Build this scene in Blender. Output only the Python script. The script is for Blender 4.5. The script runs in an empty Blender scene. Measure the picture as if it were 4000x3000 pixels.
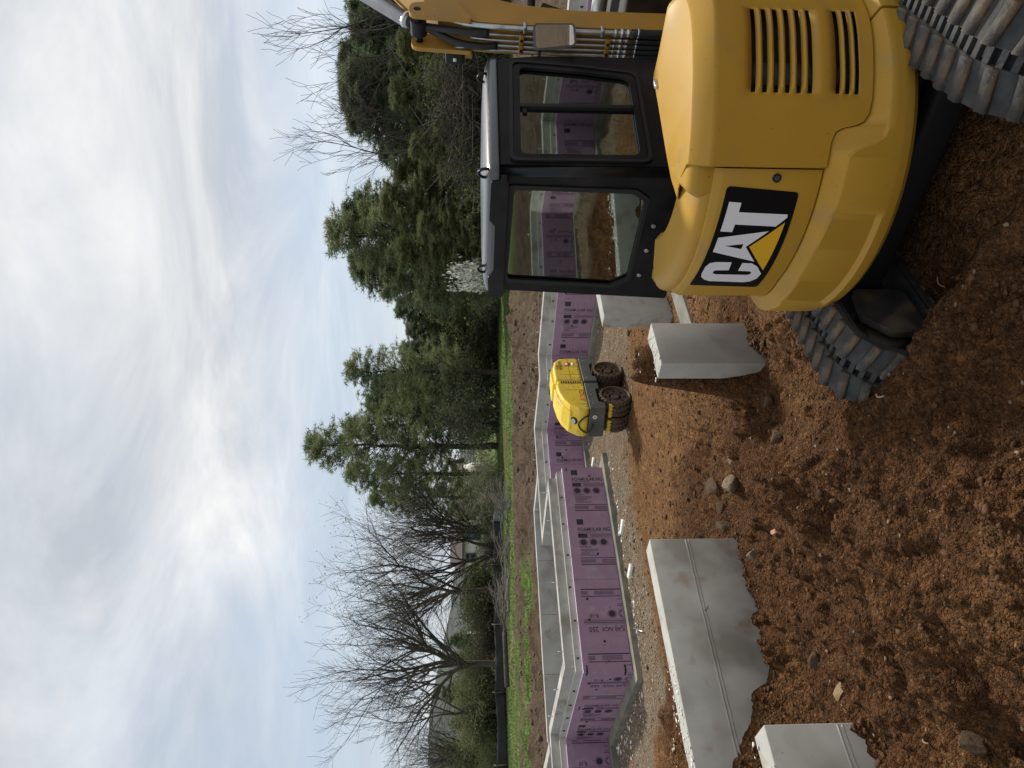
import bpy, bmesh, math, random
import numpy as np
from mathutils import Vector, Matrix, geometry
R = math.radians
random.seed(7); rng = np.random.default_rng(7)
sc = bpy.context.scene
col = sc.collection

# ------------------------------------------------------------------ camera (phone held sideways: world up is picture left)
CAM_Z = 2.6
pitch = math.atan(150 / 2850)
fwd = Vector((0, math.cos(pitch), -math.sin(pitch))); upv = Vector((0, math.sin(pitch), math.cos(pitch)))
cam = bpy.data.objects.new('camera', bpy.data.cameras.new('camera')); col.objects.link(cam)
cam.data.sensor_width = 36; cam.data.lens = 36 * 2850 / 4000; cam.data.clip_start = .05; cam.data.clip_end = 9000
m = Matrix.Identity(4)
for i in range(3):
    m[i][0] = -upv[i]; m[i][1] = (1, 0, 0)[i]; m[i][2] = -fwd[i]
m[2][3] = CAM_Z
cam.matrix_world = m
sc.camera = cam

# ------------------------------------------------------------------ sky and sun
SUN_AZ, SUN_EL = R(42), R(50)
world = bpy.data.worlds.new('World'); sc.world = world; world.use_nodes = True
nt = world.node_tree; nd = nt.nodes; lk = nt.links
for n in list(nd): nd.remove(n)
def WN(t, **k):
    n = nd.new(t)
    for a, b in k.items(): setattr(n, a, b)
    return n
out = WN('ShaderNodeOutputWorld'); bg = WN('ShaderNodeBackground')
sky = WN('ShaderNodeTexSky', sky_type='NISHITA', sun_disc=False, sun_elevation=SUN_EL, sun_rotation=SUN_AZ, air_density=1.0, dust_density=1.5, ozone_density=1.5)
tc = WN('ShaderNodeTexCoord'); sep = WN('ShaderNodeSeparateXYZ')
lk.new(tc.outputs['Generated'], sep.inputs[0])
mx = WN('ShaderNodeMath', operation='MAXIMUM'); mx.inputs[1].default_value = 0.0; lk.new(sep.outputs[2], mx.inputs[0])
ad = WN('ShaderNodeMath', operation='ADD'); ad.inputs[1].default_value = 0.16; lk.new(mx.outputs[0], ad.inputs[0])
dx = WN('ShaderNodeMath', operation='DIVIDE'); lk.new(sep.outputs[0], dx.inputs[0]); lk.new(ad.outputs[0], dx.inputs[1])
dy = WN('ShaderNodeMath', operation='DIVIDE'); lk.new(sep.outputs[1], dy.inputs[0]); lk.new(ad.outputs[0], dy.inputs[1])
cmb = WN('ShaderNodeCombineXYZ'); lk.new(dx.outputs[0], cmb.inputs[0]); lk.new(dy.outputs[0], cmb.inputs[1])
mp = WN('ShaderNodeMapping'); mp.inputs['Scale'].default_value = (.75, 1.0, 1); mp.inputs['Location'].default_value = (3.3, 1.0, 0); mp.inputs['Rotation'].default_value = (0, 0, R(18))
lk.new(cmb.outputs[0], mp.inputs[0])
def noise(scale, det, rough, dist):
    n = WN('ShaderNodeTexNoise'); n.inputs['Scale'].default_value = scale; n.inputs['Detail'].default_value = det
    n.inputs['Roughness'].default_value = rough; n.inputs['Distortion'].default_value = dist
    lk.new(mp.outputs[0], n.inputs['Vector']); return n
n1 = noise(.55, 9, .55, .5); n2 = noise(1.5, 9, .6, .6)
cr = WN('ShaderNodeValToRGB'); cr.color_ramp.elements[0].position = .24; cr.color_ramp.elements[1].position = .46; lk.new(n1.outputs[0], cr.inputs[0])
cr2 = WN('ShaderNodeValToRGB'); e = cr2.color_ramp.elements
e[0].position = .36; e[0].color = (.55, .59, .65, 1); e[1].position = .66; e[1].color = (.97, .975, .97, 1); lk.new(n2.outputs[0], cr2.inputs[0])
skm = WN('ShaderNodeMixRGB', blend_type='MULTIPLY'); skm.inputs[0].default_value = 1; skm.inputs[2].default_value = (.12, .12, .12, 1); lk.new(sky.outputs[0], skm.inputs[1])
pale = WN('ShaderNodeMixRGB'); pale.inputs[0].default_value = .62; pale.inputs[2].default_value = (.60, .71, .83, 1); lk.new(skm.outputs[0], pale.inputs[1])
mixs = WN('ShaderNodeMixRGB'); za = WN('ShaderNodeMath', operation='MULTIPLY_ADD'); lk.new(n2.outputs[0], za.inputs[0]); za.inputs[1].default_value = .16; lk.new(sep.outputs[2], za.inputs[2])
zr = WN('ShaderNodeValToRGB'); ze = zr.color_ramp.elements; ze[0].position = .10; ze[0].color = (.75, .75, .75, 1); ze[1].position = .40; ze[1].color = (1, 1, 1, 1)
q_ = ze.new(.22); q_.color = (.30, .30, .30, 1); q_ = ze.new(.29); q_.color = (.35, .35, .35, 1); lk.new(za.outputs[0], zr.inputs[0])
cov = WN('ShaderNodeMath', operation='MULTIPLY'); lk.new(cr.outputs[0], cov.inputs[0]); lk.new(zr.outputs[0], cov.inputs[1]); lk.new(cov.outputs[0], mixs.inputs[0]); lk.new(pale.outputs[0], mixs.inputs[1]); lk.new(cr2.outputs[0], mixs.inputs[2])
lk.new(mixs.outputs[0], bg.inputs[0]); bg.inputs[1].default_value = 1.0; lk.new(bg.outputs[0], out.inputs[0])
sun = bpy.data.objects.new('sun', bpy.data.lights.new('sun', 'SUN')); col.objects.link(sun)
sun.data.energy = 4.2; sun.data.angle = R(4); sun.data.color = (1, .95, .86)
sd = Vector((math.sin(SUN_AZ) * math.cos(SUN_EL), math.cos(SUN_AZ) * math.cos(SUN_EL), math.sin(SUN_EL)))
sun.rotation_euler = (-sd).to_track_quat('-Z', 'Y').to_euler(); sun.location = sd * 60
vs = sc.view_settings; vs.view_transform = 'Standard'; vs.look = 'None'; vs.exposure = 0.0; vs.gamma = 1
sc.cycles.use_denoising = True
sc.cycles.max_bounces = 6; sc.cycles.transparent_max_bounces = 10
sc.cycles.caustics_reflective = False; sc.cycles.caustics_refractive = False

# ------------------------------------------------------------------ materials
MATS = {}
def mat(name, c1, c2=None, scale=8, rough=.8, bump=0, bscale=None, metal=0, spec=.4, c3=None, s3=2.0, coat=0, detail=5, lo=.35, hi=.65, stretch=None):
    if name in MATS: return MATS[name]
    m = bpy.data.materials.new(name); m.use_nodes = True; t = m.node_tree; N = t.nodes; L = t.links
    b = N['Principled BSDF']; b.inputs['Roughness'].default_value = rough; b.inputs['Metallic'].default_value = metal
    b.inputs['Specular IOR Level'].default_value = spec
    if coat: b.inputs['Coat Weight'].default_value = coat; b.inputs['Coat Roughness'].default_value = .25
    tc = N.new('ShaderNodeTexCoord'); src = tc.outputs['Object']
    if stretch:
        mpn = N.new('ShaderNodeMapping'); mpn.inputs['Scale'].default_value = stretch; L.new(src, mpn.inputs[0]); src = mpn.outputs[0]
    if c2 is not None:
        n = N.new('ShaderNodeTexNoise'); n.inputs['Scale'].default_value = scale; n.inputs['Detail'].default_value = detail; L.new(src, n.inputs['Vector'])
        r = N.new('ShaderNodeValToRGB'); r.color_ramp.elements[0].position = lo; r.color_ramp.elements[1].position = hi
        r.color_ramp.elements[0].color = (*c1, 1); r.color_ramp.elements[1].color = (*c2, 1); L.new(n.outputs[0], r.inputs[0])
        o = r.outputs[0]
        if c3 is not None:
            n3 = N.new('ShaderNodeTexNoise'); n3.inputs['Scale'].default_value = s3; n3.inputs['Detail'].default_value = 6; L.new(src, n3.inputs['Vector'])
            r3 = N.new('ShaderNodeValToRGB'); r3.color_ramp.elements[0].position = .5; r3.color_ramp.elements[1].position = .72; L.new(n3.outputs[0], r3.inputs[0])
            mm = N.new('ShaderNodeMixRGB'); mm.inputs[2].default_value = (*c3, 1); L.new(r3.outputs[0], mm.inputs[0]); L.new(o, mm.inputs[1]); o = mm.outputs[0]
        L.new(o, b.inputs['Base Color'])
    else: b.inputs['Base Color'].default_value = (*c1, 1)
    if bump:
        n = N.new('ShaderNodeTexNoise'); n.inputs['Scale'].default_value = bscale or scale * 3; n.inputs['Detail'].default_value = 6; L.new(src, n.inputs['Vector'])
        bp = N.new('ShaderNodeBump'); bp.inputs['Strength'].default_value = bump; bp.inputs['Distance'].default_value = .02; L.new(n.outputs[0], bp.inputs['Height']); L.new(bp.outputs[0], b.inputs['Normal'])
    MATS[name] = m; return m
def speck(m, c, scale=30, lo=.66, hi=.72):
    t = m.node_tree; b = t.nodes['Principled BSDF']; src = b.inputs['Base Color'].links[0].from_socket; tc = t.nodes.new('ShaderNodeTexCoord')
    n = t.nodes.new('ShaderNodeTexNoise'); n.inputs['Scale'].default_value = scale; n.inputs['Detail'].default_value = 2; t.links.new(tc.outputs['Object'], n.inputs['Vector'])
    r = t.nodes.new('ShaderNodeValToRGB'); r.color_ramp.elements[0].position = lo; r.color_ramp.elements[1].position = hi; t.links.new(n.outputs[0], r.inputs[0])
    x = t.nodes.new('ShaderNodeMixRGB'); x.inputs[2].default_value = (*c, 1); t.links.new(r.outputs[0], x.inputs[0]); t.links.new(src, x.inputs[1]); t.links.new(x.outputs[0], b.inputs['Base Color'])
def leafmat(name, c1, c2, scale=.8):
    """foliage: object-space tint variation plus a little light passing through the leaf"""
    m = mat(name, c1, c2, scale=scale, rough=.7, spec=.2, detail=3)
    t = m.node_tree; b = t.nodes['Principled BSDF']; o = t.nodes['Material Output']
    tr = t.nodes.new('ShaderNodeBsdfTranslucent'); ms = t.nodes.new('ShaderNodeMixShader'); ms.inputs[0].default_value = .35
    src = b.inputs['Base Color'].links[0].from_socket
    t.links.new(src, tr.inputs[0]); t.links.new(b.outputs[0], ms.inputs[1]); t.links.new(tr.outputs[0], ms.inputs[2]); t.links.new(ms.outputs[0], o.inputs[0])
    return m
def glassmat(name, tint, refl):
    m = bpy.data.materials.new(name); m.use_nodes = True; t = m.node_tree; N = t.nodes
    for n in list(N): N.remove(n)
    o = N.new('ShaderNodeOutputMaterial'); ms = N.new('ShaderNodeMixShader'); tr = N.new('ShaderNodeBsdfTransparent'); gl = N.new('ShaderNodeBsdfGlossy'); lw = N.new('ShaderNodeLayerWeight')
    tr.inputs[0].default_value = (*tint, 1); gl.inputs['Roughness'].default_value = .02; gl.inputs[0].default_value = (.84, .95, .87, 1); lw.inputs['Blend'].default_value = refl
    t.links.new(lw.outputs['Fresnel'], ms.inputs[0]); t.links.new(tr.outputs[0], ms.inputs[1]); t.links.new(gl.outputs[0], ms.inputs[2]); t.links.new(ms.outputs[0], o.inputs[0])
    MATS[name] = m; return m

CONC = mat('concrete', (.36, .354, .322), (.43, .422, .388), scale=3.0, rough=.85, bump=.03, bscale=60, c3=(.27, .25, .215), s3=1.6)
CONCT = mat('concrete_pitted', (.340, .335, .305), (.39, .384, .352), scale=4, rough=.8, bump=.035, bscale=70, c3=(.285, .275, .25), s3=2.3)
speck(CONCT, (.22, .21, .19), 42, .70, .74); speck(CONCT, (.25, .195, .135), 5, .56, .76); speck(CONCT, (.24, .225, .195), 1.6, .52, .68); speck(CONCT, (.43, .42, .39), 2.2, .5, .7); speck(CONC, (.22, .19, .15), 40, .70, .74); speck(CONC, (.30, .25, .18), 4, .6, .8)
CONCW = mat('concrete_crumb', (.62, .60, .55), (.75, .73, .68), scale=20, rough=.9, bump=.3)
FOOT = mat('footing_concrete', (.15, .145, .118), (.24, .23, .195), scale=4, rough=.9, bump=.3, bscale=40, c3=(.27, .22, .16), s3=2)
FOAM = mat('foam_board', (.30, .195, .275), (.33, .215, .30), scale=6, rough=.65, spec=.3)
speck(FOAM, (.34, .27, .32), 3, .58, .75); speck(FOAM, (.20, .15, .16), 14, .66, .74)
FOAME = mat('foam_edge', (.70, .58, .70), rough=.7)
INK = mat('print_ink', (.035, .025, .04), rough=.7)
INK2 = mat('print_ink_thin', (.10, .06, .10), rough=.7)
TAPE = mat('black_tape', (.012, .012, .013), rough=.45)
YEL = mat('machine_yellow', (.385, .213, .021), (.42, .235, .025), scale=2.5, rough=.46, spec=.32, c3=(.37, .21, .032), s3=1.1, bump=.015, bscale=300)
speck(YEL, (.20, .115, .025), 60, .735, .76); speck(YEL, (.33, .205, .055), 6, .58, .80); speck(YEL, (.17, .10, .035), 90, .72, .75)
YELD = mat('boom_yellow', (.35, .185, .022), (.39, .21, .028), scale=5, rough=.5, c3=(.31, .18, .04), s3=3)
BLK = mat('cab_black', (.006, .0065, .008), (.010, .0105, .012), scale=6, rough=.34, spec=.22, c3=(.022, .021, .020), s3=4)
BLKM = mat('matt_black', (.010, .010, .011), rough=.7)
RUB = mat('rubber', (.026, .028, .031), (.048, .050, .052), scale=12, rough=.8, bump=.3, bscale=60, c3=(.060, .052, .044), s3=4)
RUBL = mat('rubber_lug', (.050, .048, .046), (.110, .094, .076), scale=9, rough=.85, bump=.5, bscale=50, c3=(.19, .135, .085), s3=7)
speck(RUBL, (.17, .12, .075), 9, .42, .60)
SEAL = mat('window_seal', (.008, .008, .009), rough=.5)
STEEL = mat('steel', (.50, .50, .49), (.62, .62, .60), scale=8, rough=.3, metal=.9)
ZINC = mat('zinc_pipe', (.42, .44, .45), (.56, .57, .57), scale=14, rough=.38, metal=.85, c3=(.25, .22, .2), s3=9)
HOSE = mat('hose', (.014, .014, .015), rough=.55)
WHITE = mat('decal_white', (.72, .72, .74), rough=.4)
DECY = mat('decal_amber', (.72, .40, .02), rough=.4)
DECB = mat('decal_black', (.006, .006, .007), rough=.4, spec=.15)
RED = mat('decal_red', (.45, .03, .02), rough=.5)
LOCK = mat('lock_metal', (.10, .10, .10), rough=.4, metal=.6)
GLASS = glassmat('cab_glass', (.50, .60, .52), .72)
GLASS2 = glassmat('window_glass', (.35, .4, .42), .4)
MIR = mat('mirror_face', (.75, .77, .78), rough=.02, metal=1.0)
RYEL = mat('roller_yellow', (.72, .50, .035), (.80, .57, .05), scale=4, rough=.45, c3=(.58, .42, .08), s3=3)
speck(RYEL, (.10, .07, .02), 30, .68, .72); speck(RYEL, (.45, .34, .12), 7, .60, .75)
RGREY = mat('roller_grey', (.065, .075, .072), (.09, .10, .095), scale=5, rough=.6, c3=(.13, .12, .10), s3=4)
RDRUM = mat('drum_steel', (.085, .062, .045), (.14, .10, .07), scale=9, rough=.7, metal=.3, bump=.4, bscale=40, c3=(.20, .145, .095), s3=6)
ROCK = mat('rock', (.14, .10, .065), (.24, .18, .12), scale=9, rough=.9, bump=.5, bscale=30)
ROCKD = mat('dark_rock', (.065, .040, .022), (.12, .075, .042), scale=9, rough=.95, bump=.6, bscale=30)
CLOD = mat('clod', (.062, .028, .011), (.115, .054, .022), scale=14, rough=.95, bump=.6, bscale=60)
GRAV = mat('gravel_stone', (.20, .165, .125), (.40, .36, .30), scale=3, rough=.9)
BARK = mat('bark', (.048, .040, .034), (.08, .068, .058), scale=6, rough=.95)
BARKL = mat('bark_grey', (.13, .115, .10), (.19, .175, .155), scale=6, rough=.95)
PINE = leafmat('pine_needles', (.145, .18, .078), (.28, .315, .155), .5)
PINE2 = leafmat('pine_needles_bluish', (.090, .122, .062), (.185, .225, .120), .5)
CEDAR = leafmat('cedar_foliage', (.105, .125, .050), (.215, .23, .10), .45)
OLIVE = leafmat('olive_leaves', (.13, .145, .075), (.23, .245, .14), 1.0)
SPRING = leafmat('spring_leaves', (.075, .10, .028), (.16, .20, .055), 1.2)
BUDS = leafmat('bud_haze', (.20, .21, .12), (.30, .31, .18), 1.2)
BLOSSOM = leafmat('blossom', (.62, .63, .52), (.80, .80, .72), 3)
GRASS = leafmat('grass_blades', (.070, .125, .028), (.17, .21, .06), .5)
BRUSH = mat('dry_brush', (.15, .115, .075), (.24, .19, .13), scale=2, rough=.95)
SILT = mat('silt_fabric', (.010, .010, .012), (.022, .022, .025), scale=3, rough=.55)
SILTL = mat('silt_fabric_grey', (.16, .17, .18), (.30, .31, .33), scale=3, rough=.4)
WOOD = mat('stake_wood', (.30, .22, .13), rough=.9)
HWALL = mat('house_siding', (.58, .55, .50), rough=.8)
HROOF = mat('house_roof', (.068, .053, .044), (.085, .066, .056), scale=5, rough=.9)
HTRIM = mat('house_trim', (.13, .12, .11), rough=.8)
HILL = mat('hill_wood', (.040, .047, .042), (.075, .083, .072), scale=.09, rough=1, bump=1, bscale=.2)

# ------------------------------------------------------------------ mesh helpers
def obj(name, me, ma=None, parent=None, loc=None, rot=None, smooth=False):
    o = bpy.data.objects.new(name, me); col.objects.link(o)
    if ma is not None and me is not None and not me.materials: me.materials.append(ma)
    if parent is not None: o.parent = parent
    if loc is not None: o.location = loc
    if rot is not None: o.rotation_euler = rot
    if smooth and me is not None:
        me.polygons.foreach_set('use_smooth', np.ones(len(me.polygons), bool))
    return o
def tag(o, label=None, cat=None, group=None, kind=None):
    if label: o['label'] = label
    if cat: o['category'] = cat
    if group: o['group'] = group
    if kind: o['kind'] = kind
    return o
def thing(name, label, cat, loc=(0, 0, 0), rotz=0, group=None):
    o = bpy.data.objects.new(name, None); col.objects.link(o); o.empty_display_size = .1
    o.location = loc; o.rotation_euler = (0, 0, rotz); return tag(o, label, cat, group)
def npmesh(name, V, tris=None, quads=None):
    me = bpy.data.meshes.new(name); V = np.asarray(V, np.float32)
    loops = []; starts = []; tot = []; s = 0
    for F, k in ((tris, 3), (quads, 4)):
        if F is None or len(F) == 0: continue
        F = np.asarray(F, np.int32); loops.append(F.ravel()); starts.append(s + np.arange(len(F)) * k); tot.append(np.full(len(F), k)); s += F.size
    loops = np.concatenate(loops); starts = np.concatenate(starts); tot = np.concatenate(tot)
    me.vertices.add(len(V)); me.vertices.foreach_set('co', V.ravel())
    me.loops.add(len(loops)); me.loops.foreach_set('vertex_index', loops)
    me.polygons.add(len(starts)); me.polygons.foreach_set('loop_start', starts.astype(np.int32)); me.polygons.foreach_set('loop_total', tot.astype(np.int32))
    me.update(calc_edges=True); return me
def bmmesh(name, bm):
    bmesh.ops.recalc_face_normals(bm, faces=bm.faces)
    me = bpy.data.meshes.new(name); bm.to_mesh(me); bm.free(); return me
def bev(o, w=.01, seg=2, ang=40):
    b = o.modifiers.new('bevel', 'BEVEL'); b.width = w; b.segments = seg; b.limit_method = 'ANGLE'; b.angle_limit = R(ang); return o
def smoothang(me, ang=35):
    bm = bmesh.new(); bm.from_mesh(me)
    for f in bm.faces: f.smooth = True
    for e in bm.edges:
        if len(e.link_faces) == 2 and e.calc_face_angle(0) > R(ang): e.smooth = False
    bm.to_mesh(me); bm.free()
def box(name, ma, parent, x0, x1, y0, y1, z0, z1, bw=0, rot=None):
    """box about its own centre so that it can be turned"""
    c = ((x0 + x1) / 2, (y0 + y1) / 2, (z0 + z1) / 2); h = (abs(x1 - x0) / 2, abs(y1 - y0) / 2, abs(z1 - z0) / 2)
    V = [(sx * h[0], sy * h[1], sz * h[2]) for sz in (-1, 1) for sy in (-1, 1) for sx in (-1, 1)]
    Q = [(0, 2, 3, 1), (4, 5, 7, 6), (0, 1, 5, 4), (2, 6, 7, 3), (0, 4, 6, 2), (1, 3, 7, 5)]
    o = obj(name, npmesh(name, V, quads=Q), ma, parent, c, rot)
    if bw: bev(o, bw)
    return o
def prism_mesh(name, pts, z0, z1):
    """pts: plan polygon; z0/z1 numbers or per-point lists"""
    n = len(pts); z0 = [z0] * n if np.isscalar(z0) else z0; z1 = [z1] * n if np.isscalar(z1) else z1
    bm = bmesh.new(); a = [bm.verts.new((*p, z)) for p, z in zip(pts, z0)]; b = [bm.verts.new((*p, z)) for p, z in zip(pts, z1)]
    bm.faces.new(a[::-1]); bm.faces.new(b)
    for i in range(n): bm.faces.new((a[i], a[(i + 1) % n], b[(i + 1) % n], b[i]))
    return bmmesh(name, bm)
def roundpoly(pts, r, n=5):
    out = []; N = len(pts); rr = r if isinstance(r, (list, tuple)) else [r] * N
    for i in range(N):
        p = Vector(pts[i]); a = Vector(pts[i - 1]); b = Vector(pts[(i + 1) % N]); u = (a - p).normalized(); v = (b - p).normalized()
        if rr[i] <= 0: out.append(tuple(p)); continue
        ang = u.angle(v); t = min(rr[i] / math.tan(ang / 2), (a - p).length * .48, (b - p).length * .48)
        p0 = p + u * t; p1 = p + v * t
        for k in range(n + 1):
            s = k / n; out.append(tuple(p0 * (1 - s) ** 2 + p * 2 * s * (1 - s) + p1 * s * s))
    return out
def fill2d(outer, holes=()):
    """2-D polygon with holes -> (verts2d, tris)"""
    polys = [[Vector((x, y, 0)) for x, y in outer]] + [[Vector((x, y, 0)) for x, y in h] for h in holes]
    V = [(v.x, v.y) for p in polys for v in p]
    return V, [t for t in geometry.tessellate_polygon(polys)]
def plate(name, outer, holes, fn, t0, t1):
    """extruded plate; fn(x, y, t) -> local point"""
    V2, T = fill2d(outer, holes); n = len(V2)
    V = [fn(x, y, t0) for x, y in V2] + [fn(x, y, t1) for x, y in V2]
    F = [tuple(t) for t in T] + [(a + n, c + n, b + n) for a, b, c in T]
    bm = bmesh.new(); vs_ = [bm.verts.new(v) for v in V]
    for f in F:
        try: bm.faces.new([vs_[i] for i in f])
        except ValueError: pass
    s = 0
    for p in [outer] + list(holes):
        k = len(p)
        for i in range(k):
            a, b = s + i, s + (i + 1) % k
            bm.faces.new((vs_[a], vs_[b], vs_[b + n], vs_[a + n]))
        s += k
    return bmmesh(name, bm)
def tubes(P0, P1, R0, R1, n=4):
    """many separate tapered tubes at once -> verts, quads"""
    P0 = np.asarray(P0, float); P1 = np.asarray(P1, float); R0 = np.asarray(R0, float); R1 = np.asarray(R1, float)
    d = P1 - P0; d /= np.maximum(np.linalg.norm(d, axis=1, keepdims=True), 1e-9)
    ref = np.where(np.abs(d[:, 2:3]) > .9, np.array([[1., 0, 0]]), np.array([[0., 0, 1]]))
    u = np.cross(d, ref); u /= np.linalg.norm(u, axis=1, keepdims=True); v = np.cross(d, u)
    a = np.arange(n) * 2 * np.pi / n; ca = np.cos(a)[None, :, None]; sa = np.sin(a)[None, :, None]
    ring = u[:, None, :] * ca + v[:, None, :] * sa
    A = P0[:, None, :] + ring * R0[:, None, None]; B = P1[:, None, :] + ring * R1[:, None, None]
    V = np.concatenate([A, B], 1).reshape(-1, 3); base = (np.arange(len(P0)) * 2 * n)[:, None]; i = np.arange(n)[None, :]; j = (i + 1) % n
    Q = np.stack([base + i, base + j, base + n + j, base + n + i], -1).reshape(-1, 4)
    return V, Q
def tube(name, pts, r, ma, parent, n=10, cap=True):
    """one smooth swept tube through pts; r number or list"""
    pts = [Vector(p) for p in pts]; k = len(pts); rr = [r] * k if np.isscalar(r) else r
    bm = bmesh.new(); rings = []; pu = None
    for i, p in enumerate(pts):
        d = (pts[min(i + 1, k - 1)] - pts[max(i - 1, 0)]).normalized()
        if pu is None: pu = d.orthogonal().normalized()
        u = (pu - d * pu.dot(d)).normalized(); pu = u; v = d.cross(u)
        rings.append([bm.verts.new(p + (u * math.cos(t) + v * math.sin(t)) * rr[i]) for t in (2 * math.pi * q / n for q in range(n))])
    for a, b in zip(rings, rings[1:]):
        for q in range(n): bm.faces.new((a[q], a[(q + 1) % n], b[(q + 1) % n], b[q])).smooth = True
    if cap: bm.faces.new(rings[0][::-1]); bm.faces.new(rings[-1])
    return obj(name, bmmesh(name, bm), ma, parent)
def spline(pts, k=6):
    """Catmull-Rom resample"""
    P = [Vector(p) for p in pts]; P = [P[0] * 2 - P[1]] + P + [P[-1] * 2 - P[-2]]; o = []
    for i in range(1, len(P) - 2):
        for s in range(k):
            t = s / k; a, b, c, d = P[i - 1:i + 3]
            o.append(.5 * ((2 * b) + (c - a) * t + (2 * a - 5 * b + 4 * c - d) * t * t + (3 * b - a - 3 * c + d) * t ** 3))
    return o + [P[-2]]
def lathe(name, prof, ma, parent, axis='x', n=28, loc=None, closed=False):
    """prof: (radius, along)"""
    V = []; k = len(prof)
    for q in range(n):
        t = 2 * math.pi * q / n
        for r_, s in prof:
            a, b = r_ * math.cos(t), r_ * math.sin(t)
            V.append((s, a, b) if axis == 'x' else (a, s, b) if axis == 'y' else (a, b, s))
    Q = [(q * k + i, q * k + i + 1, ((q + 1) % n) * k + i + 1, ((q + 1) % n) * k + i) for q in range(n) for i in range(k - 1)]
    if closed: Q += [(q * k + k - 1, q * k, ((q + 1) % n) * k, ((q + 1) % n) * k + k - 1) for q in range(n)]
    bm = bmesh.new(); bm.from_mesh(npmesh(name, V, quads=Q)); bmesh.ops.remove_doubles(bm, verts=bm.verts, dist=1e-6)
    me = bmmesh(name, bm); smoothang(me, 40); return obj(name, me, ma, parent, loc)
def copy_tree(o, parent=None):
    c = o.copy(); col.objects.link(c)
    if parent is not None: c.parent = parent
    for ch in list(o.children): copy_tree(ch, c)
    return c
_txt = {}
def text2d(s):
    """letters as flat triangles: (verts (x,y), tris) with cap height 1"""
    if s in _txt: return _txt[s]
    cu = bpy.data.curves.new('t', 'FONT'); cu.body = s; cu.size = 1.4; cu.resolution_u = 3; cu.offset = .012
    o = bpy.data.objects.new('t', cu); col.objects.link(o); dg = bpy.context.evaluated_depsgraph_get()
    me = bpy.data.meshes.new_from_object(o.evaluated_get(dg)); me.calc_loop_triangles()
    V = [(v.co.x, v.co.y) for v in me.vertices]; T = [tuple(t.vertices) for t in me.loop_triangles]
    bpy.data.objects.remove(o); bpy.data.curves.remove(cu); bpy.data.meshes.remove(me)
    _txt[s] = (V, T); return _txt[s]
for s_ in ('FOAMULAR NGX', '250', 'R-10', 'FOR USE IN:', 'RTSC3', 'NEUSON', 'WACKER'): text2d(s_)

# ------------------------------------------------------------------ numpy noise
def hsh(ix, iy, s):
    v = np.sin(ix * 127.1 + iy * 311.7 + s * 74.7) * 43758.5453; return v - np.floor(v)
def vnoise(x, y, s=0):
    ix = np.floor(x); iy = np.floor(y); fx = x - ix; fy = y - iy; fx = fx * fx * (3 - 2 * fx); fy = fy * fy * (3 - 2 * fy)
    a = hsh(ix, iy, s); b = hsh(ix + 1, iy, s); c = hsh(ix, iy + 1, s); d = hsh(ix + 1, iy + 1, s)
    return (a * (1 - fx) + b * fx) * (1 - fy) + (c * (1 - fx) + d * fx) * fy
def fbm(x, y, o=4, s=0):
    t = 0; a = .5
    for i in range(o): t = t + a * vnoise(x, y, s + i * 3.1); x = x * 2.03 + 17.3; y = y * 2.03 + 9.1; a *= .5
    return t
def clods(x, y, cell, s, prob):
    """half-buried lumps, one candidate per cell: height, random tint of the winning lump"""
    gx = x / cell; gy = y / cell; ix = np.floor(gx); iy = np.floor(gy); best = np.zeros_like(x); tint = np.zeros_like(x)
    for ox in (-1, 0, 1):
        for oy in (-1, 0, 1):
            cx = ix + ox; cy = iy + oy; on = hsh(cx, cy, s + 5) < prob
            px = cx + .15 + .7 * hsh(cx, cy, s); py = cy + .15 + .7 * hsh(cx, cy, s + 1); r = .22 + .38 * hsh(cx, cy, s + 2)
            an = hsh(cx, cy, s + 3) * 6.28; st = .6 + .4 * hsh(cx, cy, s + 4)
            ddx = gx - px; ddy = gy - py; u = ddx * np.cos(an) + ddy * np.sin(an); v = (-ddx * np.sin(an) + ddy * np.cos(an)) / st
            h = np.sqrt(np.maximum(r * r - u * u - v * v, 0)) * on
            k = h > best; best = np.where(k, h, best); tint = np.where(k, hsh(cx, cy, s + 7), tint)
    return best * cell, tint
def sstep(a, b, x):
    t = np.clip((x - a) / (b - a), 0, 1); return t * t * (3 - 2 * t)
def inpoly(x, y, P):
    c = np.zeros(x.shape, bool); n = len(P)
    for i in range(n):
        x0, y0 = P[i]; x1, y1 = P[(i + 1) % n]
        k = ((y0 > y) != (y1 > y)) & (x < (x1 - x0) * (y - y0) / (y1 - y0 + 1e-12) + x0); c ^= k
    return c
def dseg(x, y, a, b):
    dx_, dy_ = b[0] - a[0], b[1] - a[1]; t = np.clip(((x - a[0]) * dx_ + (y - a[1]) * dy_) / (dx_ * dx_ + dy_ * dy_), 0, 1)
    return np.hypot(x - a[0] - t * dx_, y - a[1] - t * dy_)
def dpoly(x, y, P, closed=True):
    d = np.full(x.shape, 1e9)
    for i in range(len(P) if closed else len(P) - 1): d = np.minimum(d, dseg(x, y, P[i], P[(i + 1) % len(P)]))
    return d

# ------------------------------------------------------------------ layout of the foundation (plan, metres)
Q = [(-13.0, 7.13), (-6.62, 13.51), (-4.51, 11.33), (-1.63, 14.15), (-2.93, 15.42), (-1.08, 17.05), (.07, 15.68), (.62, 16.0), (13.0, 3.62), (1.8, -7.6)]
T = [(-6.98, 14.22), (-3.05, 17.38), (-2.10, 16.42)]
WING = [Q[2], Q[1], (-6.98, 14.0), T[1], T[2], Q[4], Q[3]]
WTOP = 1.15

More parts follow.
